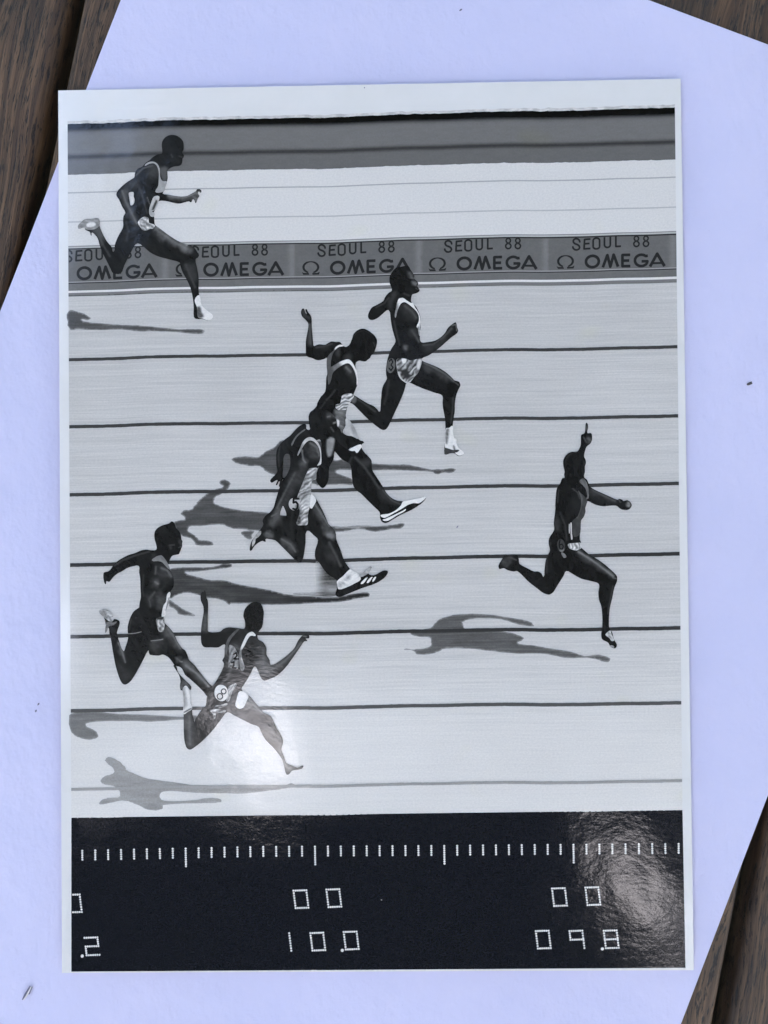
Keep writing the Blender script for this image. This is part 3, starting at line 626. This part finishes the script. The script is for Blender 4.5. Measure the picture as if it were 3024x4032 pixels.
# middle runner with raised back hand
r = runner('E 885,770 940,730 985,620 1005,560 1060,505 1130,475 1190,478 1270,520 1350,590 1385,660 1382,740 1360,810 1335,870 1290,915 1275,950 1235,980 1200,1008 1150,1005 1100,995 1050,1020 1035,1060 1040,1110 1065,1200 1070,1380 1060,1410 1010,1530 F 640,10 600,100 570,150 560,190 550,280 610,340 660,420 690,490 705,545 765,578 740,600 735,640 770,700 830,760 855,800 860,900 920,1000 985,1100 1040,1190 1110,1250 1180,1275 1225,1280 1240,1300 1400,1245 1490,1225 1500,1245 1440,1310 1410,1330 1330,1380 1200,1440 1080,1510 1020,1537 975,1520 955,1470 950,1410 880,1340 800,1260 730,1190 670,1145 635,1090 620,990 610,880 590,830 500,780 430,700 415,690 400,780 350,880 345,1000 320,1080 275,1122 230,1090 195,1030 195,930 230,880 250,700 250,560 130,430 110,330 110,250 200,150 210,110 260,20 E 475,1580 540,1500 555,1400 560,1270 575,1210 565,1080 570,950 520,970 440,990 380,980 330,955 260,935 230,900 225,800 225,680 245,560 265,450 262,385 220,330 165,275 145,215 155,165 180,142 205,165 215,205 240,235 215,165 240,155 260,200 300,250 318,300 320,360 322,450 335,600 345,700 355,755 400,740 450,728 540,735 600,700 650,682 720,690 780,690 815,725 850,760',
    'runner in mid picture with his left hand raised behind him', 31, (),
    [('line', 'E 290,400 295,560 300,720', 92, 14), ('line', 'E 400,780 520,760 650,720', 70, 14), ('line', 'E 1000,600 1060,530 1180,500 1290,560', 48, 8), ('line', 'E 1330,700 1360,760', 64, 8), ('line', 'E 880,1100 960,1180', 104, 14), ('line', 'F 660,760 760,860 860,1000 940,1120', 68, 16), ('line', 'F 990,1150 1100,1270 1190,1310', 96, 10), ('line', 'F 180,230 260,160 300,100', 56, 10), ('line', 'F 640,540 700,560', 76, 7), ('line', 'F 560,880 620,760', 52, 14), ('line', 'E 700,1480 640,1560 560,1640', 60, 12),
     ('E 870,1090 950,1110 970,1200 900,1190', 95, 20), ('E 960,1240 1040,1290 1030,1370 960,1330', 62, 20), ('E 270,420 320,480 330,640 300,740 250,640', 66, 14), ('E 380,745 520,745 700,690 790,700 700,740 520,800 420,790', 52, 14), ('E 730,800 780,820 770,930 730,900', 72, 12), ('E 860,930 940,890 960,960 880,970', 62, 12),
     ('F 420,200 560,190 545,290 530,400 490,470 430,350', 98, 9, 20), ('F 440,310 470,320 462,390 445,380', 205, 3), ('F 300,250 360,240 360,290 310,280', 74, 12), ('F 335,520 410,520 400,640 372,735 335,745 318,640', 130, 5, 10), ('F 740,800 830,800 820,860 760,850', 66, 14), ('F 960,1120 1080,1240 1200,1290 1180,1340 1040,1280 940,1200', 58, 18), ('E 150,200 190,150 240,230 300,280 280,330 200,280', 56, 8)], mott=(3, 20, 1.2, 2))
cloth('singlet', r, ['E 675,830 715,770 775,735 835,740 845,758 770,772 710,815 665,890 640,980 632,1080 635,1098 770,1020 850,985 920,972 965,1000 1012,1070 1052,1150 1072,1240 1072,1370 1058,1402 1052,1300 1030,1200 990,1110 940,1050 900,1040 820,1070 700,1155 660,1210 640,1300 610,1380 588,1380 578,1200 566,1100 570,960 620,880'], 80, 6, (6, 16, 1.4, 3),
    [('E 690,805 715,765 775,730 840,735 848,762 770,776 712,818', 208, 3), ('E 770,1010 850,980 925,968 970,1000 1020,1070 1060,1150 1080,1240 1080,1400 1050,1400 1050,1300 1028,1200 985,1110 935,1052 880,1048 810,1080 770,1070', 212, 4), ('E 660,1110 790,1020 800,1080 690,1160', 118, 10)])
cloth('number_bib', r, 'F 500,30 530,5 642,12 605,95 572,150 552,190 500,192 455,195 425,160 430,130 480,115', 160, 6, (52, 7, -.45, 5), wr=(55, 13, 1.15))
cloth('shorts', r, 'F 552,288 610,340 660,420 690,490 704,540 620,505 560,495 512,455 545,380', 168, 6, (14, 14, 1.2, 3), [('F 620,370 670,420 640,470 600,420', 138, 10)])
cloth('shorts', r, 'F 582,662 640,632 722,602 738,630 715,665 680,706 655,680 620,682', 208, 7, (6, 12, 0, 1))
cloth('shoe', r, ['F 1222,1285 1250,1275 1400,1245 1490,1225 1498,1240 1420,1300 1350,1300 1280,1325 1200,1375 1100,1430 1010,1475 968,1462 962,1440 1060,1425 1140,1385 1200,1330', 'F 1015,1488 1100,1450 1230,1388 1262,1372 1240,1400 1150,1450 1060,1505 1020,1512 985,1500'], 214, 6, (6, 14, 0, 1))

# middle runner number 5
r = runner('G 990,265 1005,200 985,130 F 110,255 133,211 200,180 300,185 370,225 420,280 440,330 445,390 480,420 500,470 560,498 640,515 700,550 765,578 700,595 600,655 560,660 480,600 410,530 G 1300,400 1180,400 1090,420 1110,440 1150,520 1162,650 1160,760 1110,820 1090,900 1080,985 1030,1005 1018,1100 1010,1200 1040,1210 1100,1290 1160,1400 1210,1500 1262,1625 H 960,405 1025,480 1035,560 1080,680 1120,790 1180,880 1200,897 1280,950 1340,910 1400,860 1420,870 1380,930 1440,955 1540,905 1590,905 1595,930 1560,980 1470,1040 1300,1100 1130,1170 1070,1190 1025,1170 1040,1100 1040,1010 950,950 890,880 850,820 805,770 805,680 835,570 790,520 715,470 700,600 680,740 660,800 630,812 590,790 520,720 440,640 370,575 300,560 265,560 265,590 230,580 180,605 140,640 100,690 95,640 120,570 180,490 220,440 240,400 232,360 260,310 310,270 350,220 380,120 G 547,1130 590,1020 610,985 600,990 580,1060 560,1095 545,1085 560,1020 545,1020 520,1070 500,1065 525,1010 520,995 490,1010 440,1035 418,1005 450,960 510,900 525,860 510,780 505,640 520,550 570,470 640,400 710,350 790,260 860,200 920,180 945,200 945,250',
    'runner numbered five, lunging in the middle of the picture', 34, ['G 640,620 700,632 708,800 680,880 640,950 602,962 605,860 610,700', 'H 422,300 452,200 465,215 492,300 460,308'],
    [('line', 'G 1000,460 1100,520 1130,640', 104, 16), ('line', 'G 880,560 900,700 930,740', 118, 11), ('line', 'G 780,900 700,1040 600,1240 520,1400', 96, 15), ('line', 'G 440,1520 520,1480', 118, 10), ('line', 'H 800,180 880,300 960,420', 120, 12), ('line', 'H 960,600 1020,720 1080,850', 80, 16), ('line', 'H 440,560 540,620 590,700', 108, 11), ('line', 'G 560,500 540,640 550,800', 56, 10), ('line', 'G 1250,80 1290,70', 140, 8), ('line', 'G 1340,170 1400,150', 150, 9), ('line', 'G 1300,230 1340,290', 88, 9), ('line', 'G 1380,60 1440,50', 120, 8), ('line', 'H 880,420 900,520', 52, 14), ('line', 'H 560,250 540,400 560,560', 44, 16),
     ('G 980,500 1080,500 1120,600 1060,680 980,640', 84, 30, 16), ('G 880,700 950,680 950,760 880,770', 104, 20), ('G 1250,50 1300,50 1290,100 1240,90', 96, 12), ('G 1340,60 1400,30 1480,20 1440,90 1370,100', 84, 8, 36), ('G 740,900 900,800 900,980 780,1200 620,1500 560,1640 480,1560 560,1300 680,1000', 66, 26, 8),
     ('G 410,1640 470,1490 560,1400 560,1560 500,1660', 92, 16), ('G 1270,385 1335,385 1325,520 1285,670 1235,640 1250,500', 132, 5, 8), ('H 780,210 820,180 940,400 1000,470 1020,540 960,540 880,400', 86, 16, 8), ('H 910,490 990,490 1000,560 930,540', 128, 13), ('H 900,640 960,630 1020,700 1040,850 960,780', 58, 18), ('H 440,560 560,600 600,680 560,700 470,640', 88, 14), ('H 250,500 300,470 350,510 345,550 270,545', 80, 8, 12)],
    mott=(4, 20, 1.2, 2), lay=7)
cloth('singlet', r, ['G 815,640 850,540 890,450 930,400 990,373 1050,388 1110,445 1150,530 1163,650 1158,762 1105,788 1110,770 1140,720 1147,620 1122,520 1065,445 1000,420 940,452 885,530 850,600', 'G 725,470 790,360 870,290 930,255 925,275 850,330 780,410 735,500'], 176, 8, (10, 16, 0, 1), [('G 700,440 800,330 940,240 930,300 780,420 730,520', 92, 6), ('G 810,640 840,540 880,480 900,500 850,620', 120, 10)])
sh = cloth('shorts', r, 'G 925,950 990,830 1050,820 1105,825 1092,900 1082,985 1030,1005 1018,1100 1012,1200 1018,1300 985,1420 965,1520 962,1640 890,1652 805,1640 820,1560 850,1440 800,1330 820,1220 870,1090', 140, 8, (40, 9, -.5, 2.6), [('G 960,1240 1015,1240 1010,1400 950,1380', 190, 14, 20), ('G 1020,1000 1085,880 1080,980', 110, 6), ('G 820,1440 860,1440 850,1600 815,1600', 66, 10, 30)], wr=(34, 14, .95))
cloth('shorts', r, 'G 1015,1205 1060,1235 1088,1290 1062,1350 1010,1412 1000,1330', 206, 9, (4, 12, 0, 1))
dn = flat('number_disc', [disc('G', 772, 1345, 84, 92, 0)], M_RUN, 9, r, tone=168, step=4, mottle=(6, 14, 0, 1), strokes=[('G 790,1380 840,1360 860,1420 800,1440', 120, 8, 20)])
pen('numeral', dn, 'G', [[(828, 1268), (760, 1266), (756, 1326), (792, 1312), (820, 1345), (816, 1400), (786, 1425), (752, 1412)]], 30, 34, 10)
cloth('sock', r, 'H 1182,888 1210,900 1280,945 1300,1000 1240,1040 1160,1080 1060,1108 1045,1060 1042,1020 1110,960', 202, 8, (14, 10, -.6, 5), [('H 1050,1040 1120,990 1180,960 1130,1060 1070,1090', 140, 12, 60)])
cloth('shoe_tongue', r, 'H 1275,960 1340,912 1398,862 1418,872 1380,935 1330,965 1290,975', 150, 8, (24, 8, .4, 2))
cloth('shoe_stripe', r, ['H 1300,1045 1345,992 1378,975 1370,990 1328,1045', 'H 1365,1035 1400,985 1428,972 1420,990 1388,1035', 'H 1425,1025 1440,985 1466,970 1462,990 1440,1022'], 205, 8)
cloth('shoe', r, 'H 130,560 180,490 212,470 215,500 185,540 160,555 150,600 118,640', 150, 8, (30, 7, .9, 2))
# smear that the slit camera left behind the planted leg
flat('leg_smear', [smooth(pts('H 815,800 900,890 1045,1010 1045,1110 1025,1180 880,1185 700,1172 560,1160 640,1140 790,1130 812,1000'))], M_TRK, 4, pr, step=4,
     fn=lambda P, t: 178 - (104 + 60*fbm(P, 3.2, 5, -.02, 22))*sm(pts('H 790,0')[0, 0], pts('H 950,0')[0, 0], P[:, 0] + 8*fbm(P, 4, 3, 0, 9))*(1-.62*sm(2275, 2325, P[:, 1])*sm(1235, 1310, P[:, 0]))
     - 60*sm(2325, 2342, P[:, 1])*(.6+fbm(P, 3, 6, 0, 22)))

# the winner, pointing up
r = runner('I 785,100 808,130 810,190 800,270 850,270 872,290 875,380 850,440 790,490 765,550 745,650 770,710 775,760 760,820 760,900 745,990 790,1030 820,1100 850,1150 930,1200 1040,1250 1150,1300 1290,1360 1320,1345 1370,1360 1390,1380 1450,1365 1500,1395 1525,1450 1490,1510 1430,1528 1350,1515 1280,1460 1200,1455 1050,1465 930,1440 850,1400 800,1385 780,1450 765,1500 770,1550 740,1640 J 1050,150 1040,260 1035,370 1050,410 1055,470 1085,500 1150,555 1230,600 1330,670 1420,750 1475,810 1475,870 1445,950 1420,1070 1390,1200 1380,1350 1385,1430 1420,1480 1440,1560 1475,1620 1468,1655 1445,1668 1400,1650 1370,1600 1300,1560 1290,1500 1300,1430 1303,1290 1290,1170 1262,1090 1255,1000 1262,905 1170,870 1050,840 950,785 875,750 840,810 770,920 720,1000 670,1030 600,1010 520,950 430,880 350,800 290,750 250,755 180,740 130,715 80,725 70,680 110,610 140,565 210,570 290,560 310,610 320,665 400,710 490,755 540,755 580,780 605,820 615,740 630,620 660,550 680,500 665,430 670,360 730,260 725,180 745,10 I 275,1450 285,1300 300,1180 350,1100 390,1010 425,1000 420,950 428,900 410,820 405,730 425,670 480,605 550,575 632,575 690,470 695,380 700,300 750,275 765,200 770,130',
    'winning runner at the right pointing one finger up', 31, (),
    [('line', 'I 560,600 480,640 440,740', 48, 9), ('line', 'I 880,1200 1060,1290 1250,1380', 88, 14), ('line', 'I 1310,1360 1340,1400', 100, 7), ('line', 'I 330,1200 310,1400', 56, 12), ('line', 'I 560,1180 640,1240 680,1340', 80, 9), ('line', 'J 1020,520 1180,620 1340,740 1430,810', 140, 14), ('line', 'J 1430,830 1470,840', 100, 8), ('line', 'J 1430,930 1400,1080 1370,1250', 62, 12), ('line', 'J 680,420 640,600 640,760', 54, 14), ('line', 'J 120,640 220,590 280,620', 86, 9), ('line', 'J 800,60 860,200 880,380', 56, 13), ('line', 'I 740,340 780,420', 86, 7), ('line', 'I 740,720 755,800', 56, 7),
     ('J 1010,500 1100,540 1250,630 1380,740 1420,800 1340,760 1180,670 1060,590', 98, 18), ('I 860,1190 1050,1270 1250,1370 1200,1400 1000,1320 850,1260', 66, 20), ('I 1450,1390 1500,1420 1500,1480 1460,1480', 105, 8, 40), ('I 790,330 860,370 850,430 800,440', 72, 10, 20), ('I 770,130 800,130 800,240 765,240', 72, 8),
     ('J 130,600 220,580 200,680 120,690', 66, 9, 14), ('J 735,80 780,100 790,260 740,260', 54, 12, 10), ('I 500,1380 600,1300 640,1450 540,1560', 42, 30)], mott=(3, 24, 1.5, 2))
cloth('singlet', r, 'I 670,1060 725,1010 775,1050 808,1130 820,1200 820,1330 780,1345 800,1300 770,1180 720,1120', 92, 6, (10, 9, 1.2, 3))
cloth('singlet', r, 'I 650,1210 690,1250 740,1290 790,1350 798,1390 778,1450 765,1500 770,1550 740,1640 J 1050,140 1040,300 1000,340 960,340 950,200 945,160 1010,100 I 630,1660 670,1560 697,1450 690,1330', 62, 6, (6, 10, 1.5, 2), [('I 650,1210 720,1330 700,1450 640,1660 620,1650 680,1460 690,1320', 92, 5)])
cloth('number_bib', r, ['J 922,178 938,175 942,300 948,372 932,375 925,290', 'J 905,190 914,190 916,300 906,300'], 176, 7)
cloth('shorts', r, 'J 895,430 940,420 1000,415 1048,415 1058,470 1020,495 990,505 930,490 905,475', 170, 6, (40, 8, .9, 2), wr=(35, 13, .2))
dn = flat('number_disc', [disc('J', 812, 445, 46, 78, -8)], M_RUN, 6, r, tone=62, step=4, mottle=(5, 12, 0, 1), strokes=[('J 790,500 870,490 870,520 810,530', 110, 4)])
pen('numeral', dn, 'J', [[(800, 380), (788, 440), (800, 485), (826, 490), (838, 455), (822, 428), (798, 440)]], 14, 33, 7)
cloth('leg_stripe', r, 'J 815,530 850,540 875,575 865,590 840,590', 112, 6)
cloth('shoe', r, ['J 1340,1500 1395,1455 1410,1490 1430,1540 1440,1575 1410,1580 1390,1550 1350,1520', 'J 1390,1635 1440,1640 1440,1662 1410,1655'], 170, 6, (50, 7, .7, 1.4))

# lower left runner
r = runner('M 905,530 900,450 880,380 880,280 920,220 990,180 1090,150 1130,120 1170,150 1190,210 1240,270 1265,330 1270,380 1285,410 1280,440 1280,490 1265,515 1262,535 1245,570 1235,595 1200,605 1140,620 1105,670 1080,740 1090,790 1110,830 1150,920 1160,1010 1150,1080 1105,1150 1100,1230 1060,1340 1010,1410 1000,1500 1020,1520 1020,1590 N 925,245 990,310 1050,390 1090,480 1150,570 1190,600 1220,660 1240,720 1310,790 1380,880 1450,970 1510,1040 1560,1090 1490,1200 1430,1140 1350,1060 1250,970 1190,920 1150,840 1110,812 1060,800 1015,740 970,690 900,655 850,668 740,660 720,640 710,600 640,730 560,880 490,990 440,1035 400,1048 360,1020 320,930 280,790 250,630 220,450 200,370 185,300 165,350 150,370 145,330 155,270 125,160 70,110 70,80 130,60 190,80 250,155 215,170 240,220 265,190 330,215 335,260 300,370 330,480 385,610 410,560 445,440 440,300 470,180 520,90 590,40 M 655,1370 665,1290 680,1220 675,1100 670,950 655,860 650,770 560,775 480,800 420,840 340,880 280,930 250,970 220,1000 180,990 175,1030 160,1030 145,990 135,930 145,865 200,850 240,820 280,760 340,700 420,650 500,610 600,580 680,545 760,530 830,540',
    'runner at the lower left with his arm swung far back', 33, (),
    [('line', 'M 980,800 1060,830 1120,920', 108, 17), ('line', 'M 900,780 890,880', 88, 12), ('line', 'M 890,1000 930,1030', 118, 15), ('line', 'M 880,1150 800,1250 820,1350', 80, 14), ('line', 'M 300,760 420,680 620,610 800,560', 64, 11), ('line', 'M 1090,470 1170,460', 84, 5), ('line', 'M 1240,400 1275,420', 96, 6), ('line', 'M 1230,500 1270,490', 90, 6), ('line', 'N 960,300 1050,430 1130,570', 112, 16), ('line', 'N 1200,800 1340,900 1500,1070', 130, 15), ('line', 'N 1120,740 1150,750', 140, 8), ('line', 'N 480,200 460,330', 54, 11), ('line', 'N 320,500 370,620 410,760', 112, 12), ('line', 'N 760,500 900,460', 100, 7), ('line', 'M 720,900 700,1100 720,1200', 52, 13),
     ('M 960,810 1060,830 1110,920 1040,940 940,900', 78, 36, 12), ('M 870,990 930,1000 920,1080 860,1050', 98, 22), ('M 780,1220 880,1240 880,1330 830,1300', 66, 22), ('M 1020,1060 980,1130 900,1160', 62, 18), ('M 840,620 900,600 880,720', 52, 12), ('M 900,1200 1050,1180 1040,1350 1000,1400 920,1380', 74, 12, 14),
     ('N 930,260 1040,380 1150,600 1100,600 980,480 910,380', 92, 20, 8), ('N 740,480 900,450 920,560 820,620 740,580', 62, 20, 8), ('N 1180,740 1300,800 1500,1050 1460,1060 1300,900 1180,820', 108, 20), ('N 300,480 340,500 410,680 400,740 330,600', 100, 12), ('N 290,780 420,790 470,950 400,1030 330,920', 60, 30), ('N 1080,700 1140,710 1130,750 1080,740', 84, 10, 20), ('M 1090,480 1120,500 1110,530', 70, 8), ('M 1220,400 1280,410 1270,470', 66, 10, 12)], lay=5)
cloth('singlet', r, 'M 840,690 890,640 940,618 985,618 1040,680 1075,740 1105,820 1080,810 1040,770 990,715 930,698', 112, 6, (12, 12, .6, 2))
cloth('number_bib', r, 'M 1062,1180 1105,1148 1098,1230 1080,1310 1045,1425 1035,1440 1038,1480 1010,1505 982,1500 992,1420 1010,1340 1045,1290', 204, 6, (16, 9, 1.3, 2), [('M 1085,1230 1095,1230 1060,1390 1040,1420', 90, 3)])
cloth('shorts', r, 'N 815,190 880,160 920,165 905,210 925,245 920,300 905,355 880,360 850,355 820,270', 140, 6, (46, 8, 1.1, 1.8), [('N 820,170 915,165 900,195 830,195', 48, 4)], wr=(34, 15, .3))
cloth('shorts_hem', r, ['N 440,378 540,370 620,352 620,362 540,382 445,388', 'N 740,472 860,456 905,448 905,458 860,468 745,482'], 112, 6)
cloth('shoe', r, 'N 70,110 70,80 130,60 190,80 250,150 215,168 238,220 225,232 170,200 125,160', 146, 6, (40, 7, .5, 1.6))
cloth('shoe', r, 'N 150,365 145,330 155,270 165,230 250,235 300,225 250,270 190,290 172,345', 104, 6, (22, 8, .2, 3))

# number 8 runner
r = runner('O 640,610 645,520 625,460 630,400 650,350 710,290 780,265 850,285 890,390 885,480 870,590 835,640 810,690 820,755 880,790 925,870 925,950 970,1030 980,1090 1080,1050 1200,960 1290,870 1340,770 1400,700 1440,680 1475,690 1485,740 1440,745 1460,775 1420,780 1370,850 1330,910 1260,1010 1170,1130 1060,1230 960,1275 900,1295 860,1265 820,1180 775,1110 730,1180 680,1270 630,1350 600,1400 640,1450 700,1490 760,1560 P 1026,616 1080,680 1160,720 1195,780 1230,860 1290,960 1310,1030 1290,1115 1320,1200 1350,1280 1410,1310 1480,1335 1550,1310 1530,1350 1420,1370 1380,1415 1350,1415 1325,1330 1300,1240 1240,1150 1180,1080 1100,1000 1050,910 1020,850 930,815 820,760 720,710 650,675 590,740 530,820 450,920 340,1030 250,1100 200,1122 160,1090 135,980 130,700 130,560 115,420 95,415 85,360 N 1130,1000 1110,920 1060,840 1040,790 1080,815 1095,880 1150,950 1190,990 1270,1070 1260,1120 1235,1100 1245,1150 1260,1250 1280,1350 1285,1430 1310,1530 1300,1560 1330,1490 1400,1380 1460,1320 1475,1210 1520,1100 1590,1010 O 330,1190 360,1120 370,1070 350,1030 375,980 380,880 380,820 300,860 200,860 110,855 75,800 70,650 85,520 105,400 100,320 70,250 65,180 80,140 110,130 120,110 135,150 140,200 160,250 165,330 160,450 160,600 170,655 320,655 360,620 430,598 520,605 570,610',
    'runner numbered eight, lowest in the picture', 45, (),
    [('line', 'O 880,900 890,1000 880,1080', 104, 17), ('line', 'O 1000,1150 1150,1050 1300,900 1380,800', 106, 14), ('line', 'O 460,1150 430,1250 330,1330', 70, 18), ('line', 'P 900,520 1010,640 1100,700', 150, 15), ('line', 'P 1150,740 1190,790', 120, 10), ('line', 'P 1180,900 1260,1000', 128, 15), ('line', 'P 200,720 200,880 210,1050', 112, 18), ('line', 'O 1400,710 1450,720', 122, 8), ('line', 'O 700,580 800,540 850,560', 72, 6), ('line', 'O 130,480 120,600', 94, 10), ('line', 'O 660,900 700,1000 680,1080', 86, 6), ('line', 'O 740,840 760,940 730,1060', 80, 6),
     ('O 620,280 900,270 900,600 830,640 640,620', 31, 6), ('O 70,650 380,660 500,600 560,700 400,850 80,860', 33, 16), ('O 90,440 160,440 160,640 90,620', 80, 14, 8), ('O 620,860 700,760 800,820 780,1050 640,1080', 40, 14, 24), ('O 790,770 900,820 960,1060 900,1200 830,1080', 74, 30), ('O 830,1060 970,1060 960,1230 880,1250', 96, 26), ('O 980,1120 1200,990 1330,820 1400,780 1200,1060 1000,1200', 88, 22),
     ('P 130,640 210,640 260,800 260,1080 150,1080', 92, 20, 10), ('P 270,700 420,640 540,800 380,960 270,1000', 48, 24), ('P 720,420 760,500 660,640 900,700 920,810 660,690', 84, 14), ('P 900,480 1020,620 1080,690 960,680 860,600', 124, 16, 10), ('P 960,700 1180,740 1200,860 1050,860', 58, 24, 12), ('P 1040,880 1220,860 1300,1040 1250,1110 1100,1000', 100, 24, 12), ('P 1230,1110 1300,1110 1380,1300 1560,1310 1540,1360 1380,1420 1340,1400', 142, 22, 24), ('P 90,350 150,300 210,360 200,400 100,400', 84, 8, 20), ('O 410,880 560,840 560,1100 420,1130', 74, 20, 34)], lay=7)
cloth('singlet', r, 'O 595,850 640,745 680,680 740,655 782,690 782,712 720,708 682,752 640,835 612,880 600,900 605,1000 640,1110 610,1170 580,1110 570,950', 204, 8, (4, 12, 0, 1), [('O 560,900 610,880 600,1020 650,1100 610,1190 560,1080', 112, 9, 14)])
cloth('singlet', r, 'O 400,800 440,720 520,640 560,612 575,620 530,670 470,740 430,820 400,960 385,900', 84, 8, (8, 12, 1, 3))
bb_ = cloth('number_bib', r, 'O 440,830 500,850 540,920 560,1010 550,1140 500,1130 430,1120 440,960', 118, 8, (22, 9, 1, 2), wr=(22, 16, .5))
pen('numeral', bb_, 'O', [[(500, 950), (530, 930), (540, 970), (500, 1010), (560, 1010)], [(470, 1060), (500, 1050), (500, 1100), (480, 1120), (530, 1130)]], 20, 30, 9)
cloth('shorts', r, ['P 505,600 570,590 640,570 650,590 580,625 500,625', 'P 440,650 560,640 630,655 620,680 520,690 500,760 480,700'], 130, 8, (44, 7, .4, 3), wr=(48, 13, 1.2))
cloth('shorts', r, 'P 800,425 900,480 880,540 840,620 790,635 745,600 760,520', 206, 8, (12, 10, 1.2, 3))
cloth('shorts', r, 'O 425,1380 520,1330 540,1345 480,1440 440,1560 400,1560 430,1470', 130, 8, (34, 9, -.6, 3), wr=(26, 12, .5))
dn = flat('number_disc', [disc('O', 336, 1455, 90, 108, -8)], M_RUN, 9, r, tone=202, step=4)
dn['label'] = 'white disc with the number eight'
pen('numeral', dn, 'O', [arc(367, 1435, 31, 33, 0, 345, 16), arc(318, 1500, 36, 37, 0, 345, 16)], 15, 38, 10, closed=True)
cloth('sock', r, 'N 1160,1105 1200,1060 1240,1110 1252,1200 1268,1300 1282,1365 1230,1400 1172,1432 1172,1300 1165,1200', 200, 8, (8, 14, 1.4, 3), [('N 1160,1100 1185,1100 1200,1300 1180,1360 1165,1250', 128, 9), ('N 1172,1405 1276,1350 1278,1362 1175,1418', 80, 2)])

# ------------------------------------------------------------------ timing strip
ts = flat('timing_strip', [band(3220, 3190, 3826, 3811, amp=0.0)], M_BLK, 1, pr, tone=31, step=24, label='black timing strip with dotted ticks and digits')
def dots(name, P, r=4.9, el=1.0, label=None):
    P = np.asarray(P, float); ad = []
    for x, y in P: ad.append(np.array([(x+r*math.cos(t), y+r*el*math.sin(t)) for t in np.linspace(0, 2*math.pi, 11)[:-1]]))
    return flat(name, ad, M_DOT, 2, ts, tone=206, label=label)
tx_ = [731+50.9*k for k in range(-8, 31)] + [2309, 2360, 2411, 2463, 2515.5, 2568, 2619.6, 2672]
for i, x in enumerate(tx_):
    y0 = float(np.interp(x, [324, 1036, 1740, 2054, 2672], [3350, 3335, 3331, 3328, 3323])); big = (i-8) % 10 == 0
    dots('tick_mark', [(x+.15*k, y0+8.7*k) for k in range(9 if big else 5)], 4.3)
def run_(a_, b_, n_): return [tuple(np.array(a_)+(np.array(b_)-np.array(a_))*k/(n_-1)) for k in range(n_)]
def digit(ch, ox, oy, x, y, cut=None):
    k = .6028; w_, h_, sx, sy = 84, 114, 14, -3
    c = lambda u, v: (ox+k*(x+u*w_+v*sx), oy+k*(y+v*h_+u*sy))
    seg = {'t': ((0, 0), (1, 0), 7), 'b': ((0, 1), (1, 1), 7), 'l': ((0, 0), (0, 1), 8), 'r': ((1, 0), (1, 1), 8), 'm': ((0, .5), (1, .5), 7),
           'L': ((0, 0), (0, .5), 5), 'R': ((1, 0), (1, .5), 5), 'K': ((0, .5), (0, 1), 5)}
    use = {'0': 'tblr', '8': 'tblrm', '9': 'tLrm', '1': 'l', '2': 'tRmKb'}[ch]; P = []
    for s_ in use:
        a_, b_, n_ = seg[s_]; P += run_(c(*a_), c(*b_), n_)
    keep = []
    for p in P:
        if cut and p[0] < cut: continue
        if all((p[0]-q_[0])**2+(p[1]-q_[1])**2 > 9 for q_ in keep): keep.append(p)
    dots('digit', keep, 4.2)
for ch, x, y in (('0', 258, 788), ('0', 473, 781), ('1', 230, 1066), ('0', 368, 1065), ('0', 586, 1058)): digit(ch, 1000, 3032, x, y)
for ch, x, y in (('0', 248, 774), ('0', 466, 768), ('0', 142, 1052), ('9', 362, 1052), ('8', 586, 1050)): digit(ch, 2024, 3032, x, y)
digit('0', 0, 3032, 436, 816, cut=285); digit('2', 0, 3032, 552, 1096)
for ox, x, y in ((1000, 577, 1178), (2024, 577, 1168), (0, 537, 1215)):
    dots('decimal_point', [(ox+x*.6028, 3032+y*.6028)], 6.5)
flat('dust_speck', [np.array([(1499, 3541), (1504, 3540), (1505, 3546), (1500, 3546)])], M_DOT, 2, ts, tone=120)
